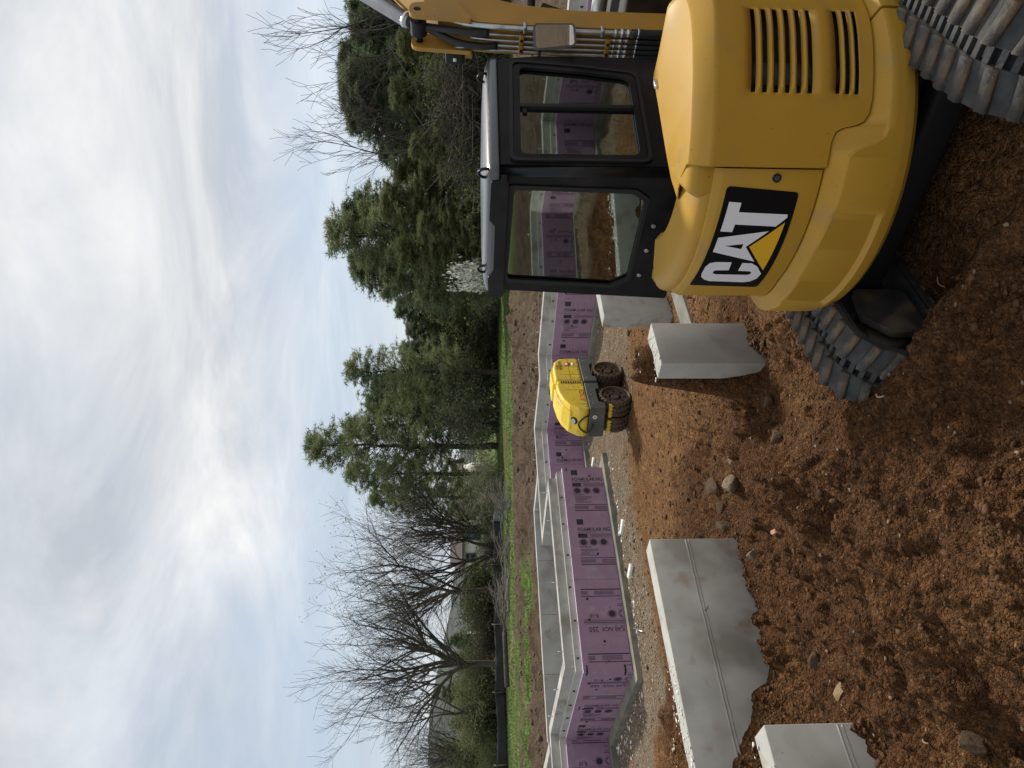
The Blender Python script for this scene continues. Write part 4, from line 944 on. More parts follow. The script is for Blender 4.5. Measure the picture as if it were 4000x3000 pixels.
for y0 in (.69, -.68):
    for x0, x1 in ((-.28, -.03), (.03, .28)):
        sc_ = obj('scraper_bar', plate('scraper_bar', [(x0, .40), (x1, .40)] + [(x1 - (x1 - x0) * (k + .5 * (k % 2) * 0) / 8, .33 if k % 2 else .36) for k in range(0, 9)], [], lambda x, y, t: (x, y0 + t, y), -.014, .014), RYEL, RO)
hf = extr('front_hood', [(.035, .735), (.80, .735), (.835, .79), (.82, .90), (.70, 1.04), (.52, 1.13), (.30, 1.185), (.035, 1.20)], RYEL, RO, -.27, .27, .045, 4)
hb = extr('rear_hood', [(-.06, .735), (-.06, 1.205), (-.50, 1.205), (-.70, 1.17), (-.82, 1.07), (-.835, .90), (-.82, .735)], RYEL, RO, -.27, .27, .045, 4)
extr('hood_ridge', [(.05, 1.16), (.30, 1.165), (.55, 1.10), (.74, .99), (.74, 1.03), (.55, 1.145), (.30, 1.215), (.05, 1.235)], RYEL, hf, -.17, .17, .02)
extr('hood_ridge', [(-.08, 1.18), (-.08, 1.245), (-.50, 1.245), (-.68, 1.20), (-.68, 1.16)], RYEL, hb, -.17, .17, .02)
extr('grille_frame', [(-.055, .74), (.028, .74), (.028, 1.17), (-.055, 1.17)], RYEL, RO, -.262, .262, .012)
for k in range(9): box('grille_slat', BLKM, RO, -.2655, -.2625, -.045, .020, .775 + k * .040, .797 + k * .040)
for x in (-.18, .18): extr('side_flap', [(.07, .76), (.22, .76), (.24, .84), (.20, .96), (.07, .97)], RYEL, hf, x - .093 if x < 0 else x + .087, x - .087 if x < 0 else x + .093, .008)
for z, y in ((.78, .10), (.78, .34), (.78, .58), (.78, .74), (.84, .30), (.84, .16), (.78, -.16), (.78, -.42), (.78, -.66), (.88, -.14), (.88, -.3)): tube('hood_bolt', [(-.268, y, z), (-.274, y, z)], .010, BLKM, hf if y > 0 else hb, 8)
for y in (.24, .66): box('panel_seam', BLKM, hf, -.2708, -.269, y - .003, y + .003, .745, 1.04 if y < .5 else .96)
for y in (-.26, -.52): box('panel_seam', BLKM, hb, -.2708, -.269, y - .003, y + .003, .745, 1.12)
box('panel_seam', BLKM, hb, -.2708, -.269, -.80, -.07, .93, .936)
for y in (.12, .40, .66, -.14, -.40, -.70): tube('chassis_bolt', [(-.284, y, .66), (-.290, y, .66)], .012, ZINC, fc if y > 0 else rc, 8)
# lamp, guard hose, badges at the front end
tube('head_lamp', [(-.02, .770, .960), (-.02, .800, .985)], .040, mat('lamp_glass', (.45, .47, .45), rough=.15), hf, 18); tube('lamp_ring', [(-.02, .766, .957), (-.02, .778, .967)], .062, BLKM, hf, 18)
tube('front_cable', spline([(-.16, .845, .74), (-.15, .86, .80), (-.10, .85, .84), (0, .84, .90), (.10, .835, .86), (.16, .85, .78), (.12, .86, .70), (.0, .85, .66)], 5), .012, HOSE, RO, 8)
tube('front_badge', [(-.12, .822, .64), (-.12, .826, .64)], .036, WHITE, fc, 20); obj('badge_mark', plate('badge_mark', [(-.140, .655), (-.130, .655), (-.120, .635), (-.110, .655), (-.100, .655), (-.114, .620), (-.126, .620)], [], lambda x, y, t: (x, .827 + t, y), 0, .001), RED, fc)
def sidetext(s, y, z, h, ma, sx=.85, parent=hf, vert=False, x=-.2725):
    VV, TR = text2d(s); f_ = (lambda u, v: (x, y - u * h * sx, z + v * h)) if not vert else (lambda u, v: (x, y + v * h, z + u * h * sx))
    return obj('side_lettering', npmesh('side_lettering', [f_(a, b) for a, b in VV], tris=TR), ma, parent)
sidetext('RTSC3', .56, .765, .080, RED, .95); sidetext('NEUSON', -.40, 1.045, .062, BLKM, .85, hb); sidetext('WACKER', -.42, 1.118, .034, BLKM, .8, hb)
box('sticker', RED, hb, -.2725, -.271, -.66, -.55, .90, 1.0, .0); box('sticker', WHITE, hb, -.2725, -.271, -.65, -.56, .82, .87); box('sticker', WHITE, hb, -.2735, -.2725, -.635, -.575, .925, .975)
box('exhaust_guard', BLKM, RO, .12, .22, -.5, -.36, 1.2, 1.26, .01)

# ------------------------------------------------------------------ loose stones and clods
def rockmesh(seed, sub=2, sq=.8):
    bm = bmesh.new(); bmesh.ops.create_icosphere(bm, subdivisions=sub, radius=1); r2 = random.Random(seed)
    planes = [(Vector((r2.gauss(0, 1), r2.gauss(0, 1), r2.gauss(0, 1))).normalized(), r2.uniform(.40, .75)) for _ in range(11)]
    for v in bm.verts:
        for n, d in planes:
            k = v.co.dot(n) - d
            if k > 0: v.co -= n * k * .9
        v.co *= r2.uniform(.93, 1.07) if sub < 3 else r2.uniform(.965, 1.035); v.co.z *= sq
    return bmmesh('rock', bm)
RM = [rockmesh(k, 3) for k in range(6)]
def rays(U, V, z):
    d = Vector(((U - 1500) / 2850, 0, 0)) - upv * ((V - 2000) / 2850) + fwd; t = (z - CAM_Z) / d.z; return d * t
def spot(U, V):
    z = 0.05
    for _ in range(12): p = rays(U, V, z); z = .5 * z + .5 * gz(p.x, p.y)
    return p.x, p.y
_rocks = [(1097, 2800, .15, ROCKD, 'rounded brown boulder, left of the two largest stones in the clay'), (1101, 2860, .13, ROCK, 'grey flat-faced boulder resting against the rounded brown boulder'), (1018, 2824, .09, ROCKD, 'fist-sized brown stone just below the two large boulders'),
          (946, 2826, .12, ROCKD, 'pitted brown lump near the right end of the long stub wall'), (828, 2948, .085, ROCK, 'pale split stone at the foot of the long stub wall'), (924, 3030, .055, mat('red_stone', (.40, .22, .15), rough=.9), 'small reddish stone lying alone in the dark dirt'),
          (1195, 2862, .06, ROCK, 'light pebble cluster stone uphill of the boulders'), (1290, 3035, .10, ROCKD, 'angular brown stone between the track and the buried pier'), (1205, 2640, .05, ROCKD, 'dark clod on the smooth orange clay'),
          (1430, 3000, .08, ROCKD, 'dirt-covered stone in front of the buried pier'), (420, 3190, .09, ROCKD, 'dark block of soil below the long stub wall'), (232, 3330, .05, mat('pale_stone', (.22, .15, .075), (.32, .235, .13), scale=8, rough=.9, bump=.5), 'pale sandy stone beside the nearest stub wall'),
          (300, 3290, .075, mat('pale_stone', (.42, .32, .19)), 'crumbling yellow sandstone lump right of the nearest stub wall'), (95, 3800, .10, ROCKD, 'brown stone half out of the bottom left corner'), (570, 2900, .11, CLOD, 'clod of soil leaning against the face of the long stub wall'), (1660, 2985, .06, ROCKD, 'small stone under the buried pier, track side')]
for U, V, s, ma_r, lb in _rocks:
    x, y = spot(U, V); k = random.randrange(6)
    me = RM[k].copy(); o = tag(obj('rock', me, ma_r, None, (x, y, gz(x, y) + s * .05), (random.uniform(-.4, .4), random.uniform(-.4, .4), random.uniform(0, 6))), lb, 'rock', 'loose stones')
    o.scale = (s, s * random.uniform(.75, 1), s * random.uniform(.7, .95))
def scatter(name, pts, sizes, ma, label, cat, sub=1, sq=.7):
    base = rockmesh(99, sub, sq); bv = np.array([v.co for v in base.vertices]); bf = np.array([p.vertices[:] for p in base.polygons]); n = len(pts); nv = len(bv)
    a = rng.uniform(0, 6.28, n); c_, s_ = np.cos(a), np.sin(a); st = rng.uniform(.6, 1.2, (n, 3)) * np.array(sizes)[:, None]
    jit = rng.uniform(.62, 1.3, (n, nv, 1)); B = bv[None] * jit; X = B[..., 0] * c_[:, None] - B[..., 1] * s_[:, None]; Y = B[..., 0] * s_[:, None] + B[..., 1] * c_[:, None]
    Vv = np.stack([X * st[:, :1], Y * st[:, 1:2], B[..., 2] * st[:, 2:3]], -1) + np.array(pts)[:, None, :]
    F = (bf[None] + (np.arange(n) * nv)[:, None, None]).reshape(-1, 3)
    return tag(obj(name, npmesh(name, Vv.reshape(-1, 3), tris=F), ma), label, cat, kind='stuff')
P = []; S = []
for _ in range(24000):
    y = 2.6 + 6.5 * random.random() ** 1.6; x = random.uniform(-.55, .50) * (y + .6)
    if x > .55 + (y - 3) * .12: continue
    cl_ = float(fbm(np.array([x * 3.]), np.array([y * 3.]), 3, 19)[0])
    if random.random() > (cl_ - .30) * 3.2: continue
    s = min(.003 + random.expovariate(210 if cl_ < .55 else 120), .038); P.append((x, y, gz(x, y) + s * .2)); S.append(s)
for _ in range(2200):
    y = random.uniform(7, 12.3); x = random.uniform(-.4, .16) * y
    s = min(.006 + random.expovariate(90), .07); P.append((x, y, gz(x, y) + s * .1)); S.append(s)
# soil banked against the faces of the stub walls
for (px, py), L_, n in (((-1.5, 6.98), 4.2, 900), ((-2.0, 4.2), 3.0, 600), ((.19 + .56 * .7071, 6.53 + .56 * .7071), .56, 260)):
    for _ in range(n):
        t = L_ * random.random(); w_ = .012 + random.expovariate(14); x = px - .7071 * t + .7071 * w_; y = py - .7071 * t - .7071 * w_
        s = min(.005 + random.expovariate(120), .034); P.append((x, y, gz(x, y) + s * .15)); S.append(s)
scatter('dirt_clods', P, S, CLOD, 'loose crumbs of brown soil over the spoil heap', 'soil crumbs', 1, .85)
P = []; S = []
for _ in range(500):
    y = 2.8 + 5.5 * random.random() ** 1.2; x = random.uniform(-.5, .45) * y
    s = min(.004 + random.expovariate(150), .022); P.append((x, y, gz(x, y) + s * .2)); S.append(s)
scatter('pebbles', P, S, ROCK, 'pale pebbles mixed into the clay', 'pebbles', 1, .7)
P = []; S = []; P2 = []; S2 = []
for _ in range(60000):
    x = random.uniform(-8.5, 3.5); y = random.uniform(9, 17); g, r_ = zone(x, y)
    if g < .25 or random.random() > g or len(P) > 9000: continue
    s = min(.006 + random.expovariate(140), .035); P.append((x, y, gz(x, y) + s * .2)); S.append(s)
scatter('gravel', P, S, GRAV, 'grey crushed stone along the wall footings', 'gravel', 1, .6)
for _ in range(380):
    t = random.random(); a, b = random.choice([(Q[1], Q[2]), (Q[2], Q[3]), (Q[5], Q[6]), (Q[0], Q[1])]); d = .24 + random.expovariate(6)
    ddx, ddy = b[0] - a[0], b[1] - a[1]; L_ = math.hypot(ddx, ddy); x = a[0] + ddx * t + ddy / L_ * d; y = a[1] + ddy * t - ddx / L_ * d
    s = min(.012 + random.expovariate(70), .06); P2.append((x, y, gz(x, y) + s * .15)); S2.append(s)
scatter('concrete_chips', P2, S2, CONCW, 'white concrete chips dropped along the footings', 'rubble', 1, .35)
P = []; S = []
for _ in range(9000):
    y = random.uniform(17.5, 31); x = random.uniform(-.6, .5) * y
    if zone(x, y)[1] > .3: continue
    s = min(.015 + random.expovariate(32), .16); P.append((x, y, gz(x, y) + s * .1)); S.append(s)
    if len(P) > 2600: break
scatter('topsoil_lumps', P, S, mat('topsoil', (.060, .042, .028), (.115, .082, .056), scale=3, rough=.95), 'dark lumps of stripped topsoil beyond the foundation', 'soil lumps', 1, .8)
# crumbs of concrete on the stub wall tops
P = []; S = []
for (px, py), L_, n, d0 in (((-1.5, 6.98), 4.2, 420, 1.2), ((.19 + .56 * a_[0], 6.53 + .56 * a_[1]), .56, 50, 0), ((-2.0, 4.2), 3.0, 60, 0)):
    for _ in range(n):
        t = d0 + (L_ - d0) * random.random(); w_ = random.uniform(0, .3); x = px - a_[0] * t - a_[1] * w_; y = py - a_[1] * t + a_[0] * w_
        P.append((x, y, max(.9, gz(x, y)) + .004)); S.append(min(.006 + random.expovariate(120), .03))
scatter('wall_top_crumbs', P, S, CONCW, 'white concrete crumbs along the tops of the stub walls', 'rubble', 1, .5)
# sawn foam and concrete offcuts beside the footing
for U, V, s, lb in ((942, 2436, .13, 'white concrete offcut lying on the gravel under the long lilac run'), (768, 2467, .12, 'narrow white offcut on the gravel, left of the other offcut'), (1195, 2322, .10, 'pale block of rubble at the end of the long lilac run')):
    x, y = spot(U, V); o = box('offcut', CONCW, None, -s, s, -.05, .05, -.03, .03, .012); o.location = (x, y, gz(x, y) + .02); o.rotation_euler = (.05, .1, random.uniform(-.6, .6)); tag(o, lb, 'offcut')
# rebar stub lying in the clay, stick fragments
x, y = spot(540, 2500); o = tube('rebar', [(-.02, -.35, 0), (0, 0, .01), (.02, .35, .0)], .012, ZINC, None, 8); o.location = (x, y, gz(x, y) + .03); o.rotation_euler = (0, 0, .3); tag(o, 'grey steel rod lying across the clay behind the long stub wall', 'rod')
for U, V, L_, a, lb in ((1905, 3690, .10, .6, 'pale root fragment on the heap below the counterweight'), (1458, 3465, .07, 1.4, 'thin pale root in front of the far track end'), (880, 3175, .09, 2.1, 'bent straw-coloured twig in the middle of the dirt slope'), (110, 3630, .05, 1.2, 'short straw stalk in the soil at the lower left')):
    x, y = spot(U, V); z = gz(x, y); o = tube('twig', spline([(-L_ / 2, 0, .005), (-L_ * .1, L_ * .15, .02), (L_ / 2, L_ * .05, .008)], 4), .004, mat('dead_root', (.36, .25, .15), rough=.9), None, 6); o.location = (x, y, z + .012); o.rotation_euler = (0, 0, a); tag(o, lb, 'twig')

# ------------------------------------------------------------------ trees
def segs_to_mesh(name, S, thick=.03):
    S = sorted(S, key=lambda s: -s[2]); k = sum(1 for s in S if s[2] > thick); VV = []; QQ = []; n0 = 0
    for part, n in ((S[:k], 7), (S[k:], 3)):
        if not part: continue
        V, F = tubes([s[0] for s in part], [s[1] for s in part], [s[2] for s in part], [s[3] for s in part], n); VV.append(V); QQ.append(F + n0); n0 += len(V)
    return npmesh(name, np.concatenate(VV), quads=np.concatenate(QQ))
def branch(S, tips, p, d, L_, r_, lev, maxlev, rnd, up=.12, kids=(5, 5, 4, 4, 3), spread=.75, minr=.006):
    n = max(3, int(5 - lev * .4)); st = L_ / n; pts = [p]
    for i in range(n):
        d = (d + Vector((rnd.gauss(0, .10 + .03 * lev), rnd.gauss(0, .10 + .03 * lev), rnd.gauss(0, .07) + up * (.5 if lev else .1)))).normalized()
        q = p + d * st; r2 = max(r_ * (1 - .55 / n * 1.0), minr); S.append((tuple(p), tuple(q), r_, r2)); p = q; r_ = r2; pts.append((p, d.copy(), r_))
    if lev >= maxlev: tips.append(tuple(p)); return
    for k in range(kids[min(lev, len(kids) - 1)]):
        i = rnd.randrange(max(1, n // 3), n + 1) if lev else rnd.randrange(max(1, n - 2), n + 1); b, bd, br = pts[i]
        side = bd.orthogonal().normalized(); side.rotate(Matrix.Rotation(rnd.uniform(0, 6.28), 3, bd)); a = rnd.uniform(.35, 1.0) * spread
        nd_ = (bd * math.cos(a) + side * math.sin(a)).normalized()
        branch(S, tips, b, nd_, L_ * rnd.uniform(.50, .78) if lev else L_ * rnd.uniform(.8, 1.35), max(br * rnd.uniform(.55, .85 if lev < 2 else .7), minr), lev + 1, maxlev, rnd, up, kids, spread, minr)
    branch(S, tips, p, d, L_ * rnd.uniform(.5, .7) if lev else L_ * rnd.uniform(.9, 1.2), r_ * .85, lev + 1, maxlev, rnd, up, kids, spread, minr)
def leafcloud(pts, n, rad, size, asp=.45, up=0):
    """n small leaf faces round each point"""
    pts = np.repeat(np.asarray(pts, float), n, 0); k = len(pts); c = pts + rng.normal(0, rad, (k, 3)); d = rng.normal(0, 1, (k, 3)); d[:, 2] += up; d /= np.linalg.norm(d, axis=1, keepdims=True)
    e = np.cross(d, rng.normal(0, 1, (k, 3))); e /= np.linalg.norm(e, axis=1, keepdims=True); s = size * rng.uniform(.6, 1.4, (k, 1))
    V = np.stack([c - d * s * .5 - e * s * asp * .2, c + e * s * asp, c + d * s * .7, c - e * s * asp], 1).reshape(-1, 3); b = (np.arange(k) * 4)[:, None]
    return V, np.concatenate([b + np.array([[0, 1, 2]]), b + np.array([[0, 2, 3]])])
def tufts(pts, n, L_, w, up=.35):
    """needle tufts: n thin blades from each point"""
    pts = np.repeat(np.asarray(pts, float), n, 0); k = len(pts); d = rng.normal(0, 1, (k, 3)); d[:, 2] += up; d /= np.linalg.norm(d, axis=1, keepdims=True)
    e = np.cross(d, rng.normal(0, 1, (k, 3))); e /= np.linalg.norm(e, axis=1, keepdims=True); l = L_ * rng.uniform(.6, 1.3, (k, 1))
    V = np.stack([pts - e * w, pts + e * w, pts + d * l], 1).reshape(-1, 3); return V, np.arange(k * 3).reshape(-1, 3)
def bare_proto(seed, H, trunk, kids, maxlev, spread, up, r0, stems=1, leaf=None, bark=BARK):
    rnd = random.Random(seed); S = []; tips = []
    for s in range(stems):
        d = Vector((rnd.uniform(-.25, .25), rnd.uniform(-.25, .25), 1)).normalized() if stems > 1 else Vector((.02, 0, 1))
        branch(S, tips, Vector((rnd.uniform(-.3, .3) * (stems > 1), rnd.uniform(-.3, .3) * (stems > 1), -.2)), d, trunk, r0, 0, maxlev, rnd, up, kids, spread)
    top = max(s[1][2] for s in S); k = H / top; S = [(tuple(c * k for c in a), tuple(c * k for c in b), r_ if r_ > .03 else r_, q) for a, b, r_, q in S]
    tr = segs_to_mesh('branches', S); tr.materials.append(bark); lf = None
    if leaf:
        n, sz, ma = leaf; pt = [tuple(c * k for c in t) for t in tips]; V, F = leafcloud(pt, n, .13, sz); lf = npmesh('buds', V, tris=F); lf.materials.append(ma)
    return tr, lf
BP = [bare_proto(11, 10.7, 3.3, (8, 5, 4, 4, 3), 4, .78, .08, .20), bare_proto(23, 10.0, 3.2, (5, 5, 4, 4, 2), 4, .80, .07, .20, 1, (2, .07, BUDS)), bare_proto(35, 9.0, 3.4, (4, 4, 4, 3, 2), 4, .65, .10, .12, 3),
      bare_proto(41, 9.0, 4.6, (3, 4, 3, 3, 2), 4, .62, .10, .11)]
def place(U, D, z=None):
    x = (U - 1500) / 2850 * D; return x, D, (gz(x, D) if z is None else z)
def bare_tree(k, U, D, H, label, rot=0, wide=1.0):
    x, y, z = place(U, D); t = thing('bare_tree', label, 'tree', (x, y, z - .1), rot, 'leafless trees')
    tr, lf = BP[k]; b = obj('branches', tr, None, t); s = H / (10.7, 10.0, 9.0, 9.0)[k]; b.scale = (s * wide, s * wide, s)
    if lf: l = obj('buds', lf, None, t); l.scale = (s * wide, s * wide, s)
    return t
def pine_proto(seed, H, r_low, bare_to, nl, needle, ma, dens=1.0, droop=.0, L_=.30, w=.022, layer=True):
    """white-pine-like: tiered limbs, needle tufts along their outer halves"""
    rnd = random.Random(seed); S = []; T_ = []; p = Vector((0, 0, -.2)); n = 14; pr_ = .035 + H * .011
    pts = []
    for i in range(n + 1): pts.append(Vector((rnd.gauss(0, .05) * i / n * 2, rnd.gauss(0, .05) * i / n * 2, -.2 + (H + .2) * i / n)))
    for i in range(n): S.append((tuple(pts[i]), tuple(pts[i + 1]), pr_ * (1 - i / n) + .012, pr_ * (1 - (i + 1) / n) + .012))
    for k in range(nl):
        t = bare_to + (1 - bare_to) * (k / nl) ** .92; z = t * H; q = pts[min(int(t * n), n - 1)].lerp(pts[min(int(t * n) + 1, n)], t * n % 1); a = k * 2.4 + rnd.uniform(-.5, .5)
        prof = (1 - t) ** .75 * (.55 + .45 * min(1, (t - bare_to) / .18)); ln = r_low * prof * rnd.uniform(.55, 1.15) + .25
        el = .08 + .75 * t - droop + rnd.uniform(-.15, .15); d = Vector((math.cos(a) * math.cos(el), math.sin(a) * math.cos(el), math.sin(el))); m_ = max(3, int(ln / .32)); q = Vector(q); r_ = .012 + ln * .011
        for i in range(m_):
            d = (d + Vector((rnd.gauss(0, .12), rnd.gauss(0, .12), .05 + rnd.gauss(0, .05)))).normalized(); q2 = q + d * ln / m_; S.append((tuple(q), tuple(q2), r_, max(r_ * .75, .006))); r_ = max(r_ * .75, .006); q = q2
            if i >= m_ * .22:
                for s in range(rnd.choice((0, 1, 1, 2)) if i < m_ - 1 else 2):
                    sd_ = Vector((rnd.gauss(0, 1), rnd.gauss(0, 1), rnd.gauss(.2, .4))).normalized() * rnd.uniform(.12, .50); e = q + sd_; S.append((tuple(q), tuple(e), .008, .005))
                    for c_ in range(int(rnd.choice((3, 4, 5, 6)) * dens)): T_.append(tuple(e + Vector((rnd.gauss(0, .12), rnd.gauss(0, .12), rnd.gauss(.02, .07)))))
    V, F = tufts(T_, needle, L_, w); lf = npmesh('needles', V, tris=F); lf.materials.append(ma)
    tr = segs_to_mesh('trunk', S); tr.materials.append(BARK); return tr, lf
PP = [pine_proto(1, 10, 2.7, .20, 130, 9, PINE, 1.6, w=.013, L_=.24), pine_proto(2, 10, 2.4, .08, 200, 9, PINE2, 2.0, w=.015, L_=.25), pine_proto(3, 10, 3.0, .22, 115, 9, PINE, 1.7, w=.013, L_=.24), pine_proto(4, 10, 2.7, .04, 220, 9, PINE2, 2.0, droop=.1, w=.016, L_=.25),
      pine_proto(5, 10, 2.5, .03, 200, 10, CEDAR, 1.6, droop=-.12, L_=.20, w=.014)]
def pine(k, U, D, H, label, rot=0., wide=1.0):
    x, y, z = place(U, D); t = thing('pine_tree' if k < 4 else 'cedar_tree', label, 'tree', (x, y, z - .05), rot, 'evergreens along the plot edge')
    tr, lf = PP[k]; s = H / 10
    for nm, me in (('trunk', tr), ('crown', lf)): o = obj(nm, me, None, t); o.scale = (s * wide, s * wide, s)
    return t
def Hof(V, D, zb=1.0): return CAM_Z + (1850 - V) / 2850 * D - zb
# leafless trees from the left picture edge towards the right
bare_tree(0, 396, 37.7, Hof(1120, 37.7), 'largest leafless tree with a single dark trunk, behind the black silt fence', .6, 1.05)
bare_tree(3, 225, 43, Hof(1230, 43), 'slender leafless tree left of the largest leafless tree', 1.2)
bare_tree(2, 60, 46, Hof(1480, 46), 'low multi-stemmed bare tree at the left picture edge', .2)
bare_tree(1, 690, 44, Hof(1190, 44), 'tall bare tree with pale buds, right of the largest leafless tree', 2.0)
bare_tree(2, 850, 47, Hof(1340, 47), 'clump of bare dark stems in front of the tan house', 1.0)
bare_tree(2, 935, 44, Hof(1380, 44), 'leaning bare stems at the right corner of the tan house', 3.0)
bare_tree(3, 2445, 33, Hof(1030, 33), 'leafless tree rising over the cab roof', .4, 1.1)
bare_tree(3, 2900, 33, Hof(1010, 33), 'leafless tree rising beside the boom cylinder', 2.9, 1.1)
_pl = [(0, 1258, 39, 1225, 'tallest pine with a bare lower trunk, left of the olive bush', .95), (2, 1150, 42, 1370, 'pine with open limbs just left of the tallest pine', .9), (0, 1060, 46, 1460, 'small pine beside the bare stems', .9), (2, 1345, 41, 1380, 'pine close to the right of the tallest pine', .95),
       (1, 1430, 43, 1450, 'full pine behind the olive bush', 1.0), (2, 1545, 38, 1370, 'feathery pine in the middle of the tree line', 1.0), (1, 1500, 45, 1480, 'darker pine left of the feathery pine', 1.0), (3, 1630, 46, 1580, 'low pine in the dip of the tree line', 1.1), (1, 1715, 44, 1600, 'low pine at the bottom of the dip', 1.15), (3, 1790, 42, 1560, 'pine at the right side of the dip', 1.1),
       (2, 1870, 39, 1500, 'pine with one long limb sticking out over the dip', 1.0), (1, 1960, 40, 1390, 'tall dark pine left of the highest pine over the cab', 1.05), (0, 2078, 37, 1300, 'highest dark pine above the left part of the cab', 1.1), (1, 2150, 40, 1370, 'dark pine just right of the highest pine over the cab', 1.1),
       (4, 2010, 34, 1560, 'olive-brown cedar above the blossom shrub', 1.1), (4, 2200, 34, 1500, 'broad olive-brown cedar above the cab roof', 1.25), (4, 2330, 35, 1550, 'olive-brown cedar left of the trunk over the cab', 1.2), (1, 2400, 39, 1500, 'pine behind the leafless tree over the cab', 1.0), (3, 2560, 36, 1370, 'rounded dark pine above the side window', 1.15),
       (1, 2650, 35, 1350, 'dense dark pine between the two leafless trees', 1.2), (3, 2740, 38, 1350, 'dense pine right of the dense dark pine', 1.1), (1, 2850, 36, 1400, 'dark pine behind the boom ears', 1.1), (3, 2950, 38, 1380, 'dark pine behind the boom cylinder', 1.1), (1, 3060, 36, 1400, 'dark pine at the right picture edge', 1.1), (3, 3250, 37, 1380, 'dark pine beyond the right picture edge', 1.1), (4, 2480, 33, 1620, 'olive-brown cedar right of the trunk over the cab', 1.2), (4, 2780, 33, 1600, 'olive-brown cedar behind the boom', 1.2),
       (3, 500, 72, 1760, 'small far evergreen behind the largest leafless tree', 1.3), (1, 420, 76, 1740, 'far evergreen left of the small far one', 1.3), (3, 300, 70, 1730, 'far evergreen right of the slender bare tree', 1.4), (1, 180, 74, 1770, 'far evergreen near the left picture edge', 1.4), (3, 60, 68, 1720, 'far evergreen at the left picture edge', 1.4)]
for i, (k, U, D, V, lb, wd) in enumerate(_pl):
    if U < 1880 and D < 60: D += 8
    pine(k, U, D, Hof(V, D), lb, i * 1.7, wd * ((1.35 if U < 1880 else 1.6) if D < 60 else 1.2))
# shrubs
def shrub_proto(seed, H, rad, n, leaf, sz, ma, tw=34, bark=BARKL):
    rnd = random.Random(seed); S = []; T_ = []
    for k in range(tw):
        a = rnd.uniform(0, 6.28); d = Vector((math.cos(a) * rnd.uniform(.1, .8), math.sin(a) * rnd.uniform(.1, .8), 1)).normalized(); p = Vector((rnd.gauss(0, .15), rnd.gauss(0, .15), -.1)); r_ = .02; L_ = H * rnd.uniform(.6, 1.1)
        for i in range(7):
            d = (d + Vector((rnd.gauss(0, .2), rnd.gauss(0, .2), rnd.gauss(0, .12)))).normalized(); q = p + d * L_ / 7; S.append((tuple(p), tuple(q), r_, r_ * .8)); p = q; r_ *= .8
            if i > 1:
                for s in range(3):
                    e = p + Vector((rnd.gauss(0, 1), rnd.gauss(0, 1), rnd.gauss(.2, .8))) * rad * .16; S.append((tuple(p), tuple(e), .006, .004)); T_.append(tuple(e))
    tr = segs_to_mesh('stems', S); tr.materials.append(bark); V, F = leafcloud(T_, leaf, .10 * H / 2, sz); lf = npmesh('leaves', V, tris=F); lf.materials.append(ma); return tr, lf
SP = [shrub_proto(1, 2.2, 1.5, 30, 16, .045, OLIVE), shrub_proto(2, 2.0, 1.4, 30, 7, .05, SPRING), shrub_proto(3, 2.2, 1.2, 30, 5, .10, BLOSSOM), shrub_proto(4, 2.0, 1.6, 30, 16, .05, CEDAR, 44), shrub_proto(5, 1.6, 1.6, 30, 2, .04, BRUSH, 60, mat('brush_stem', (.058, .050, .040), (.10, .088, .072), scale=2, rough=.95))]
def shrub(k, U, D, H, label, wide=1.0, lift=0):
    x, y, z = place(U, D); t = thing('shrub', label, 'shrub', (x, y, z), U * .37, 'bushes at the foot of the tree line'); s = H / (2.2, 2.0, 2.2, 2.0, 1.6)[k]
    for nm, me in list(zip(('stems', 'leaves'), SP[k]))[:1 if (k == 4 and U > 1950) else 2]: o = obj(nm, me, None, t); o.scale = (s * wide, s * wide, s); o.location = (0, 0, lift)
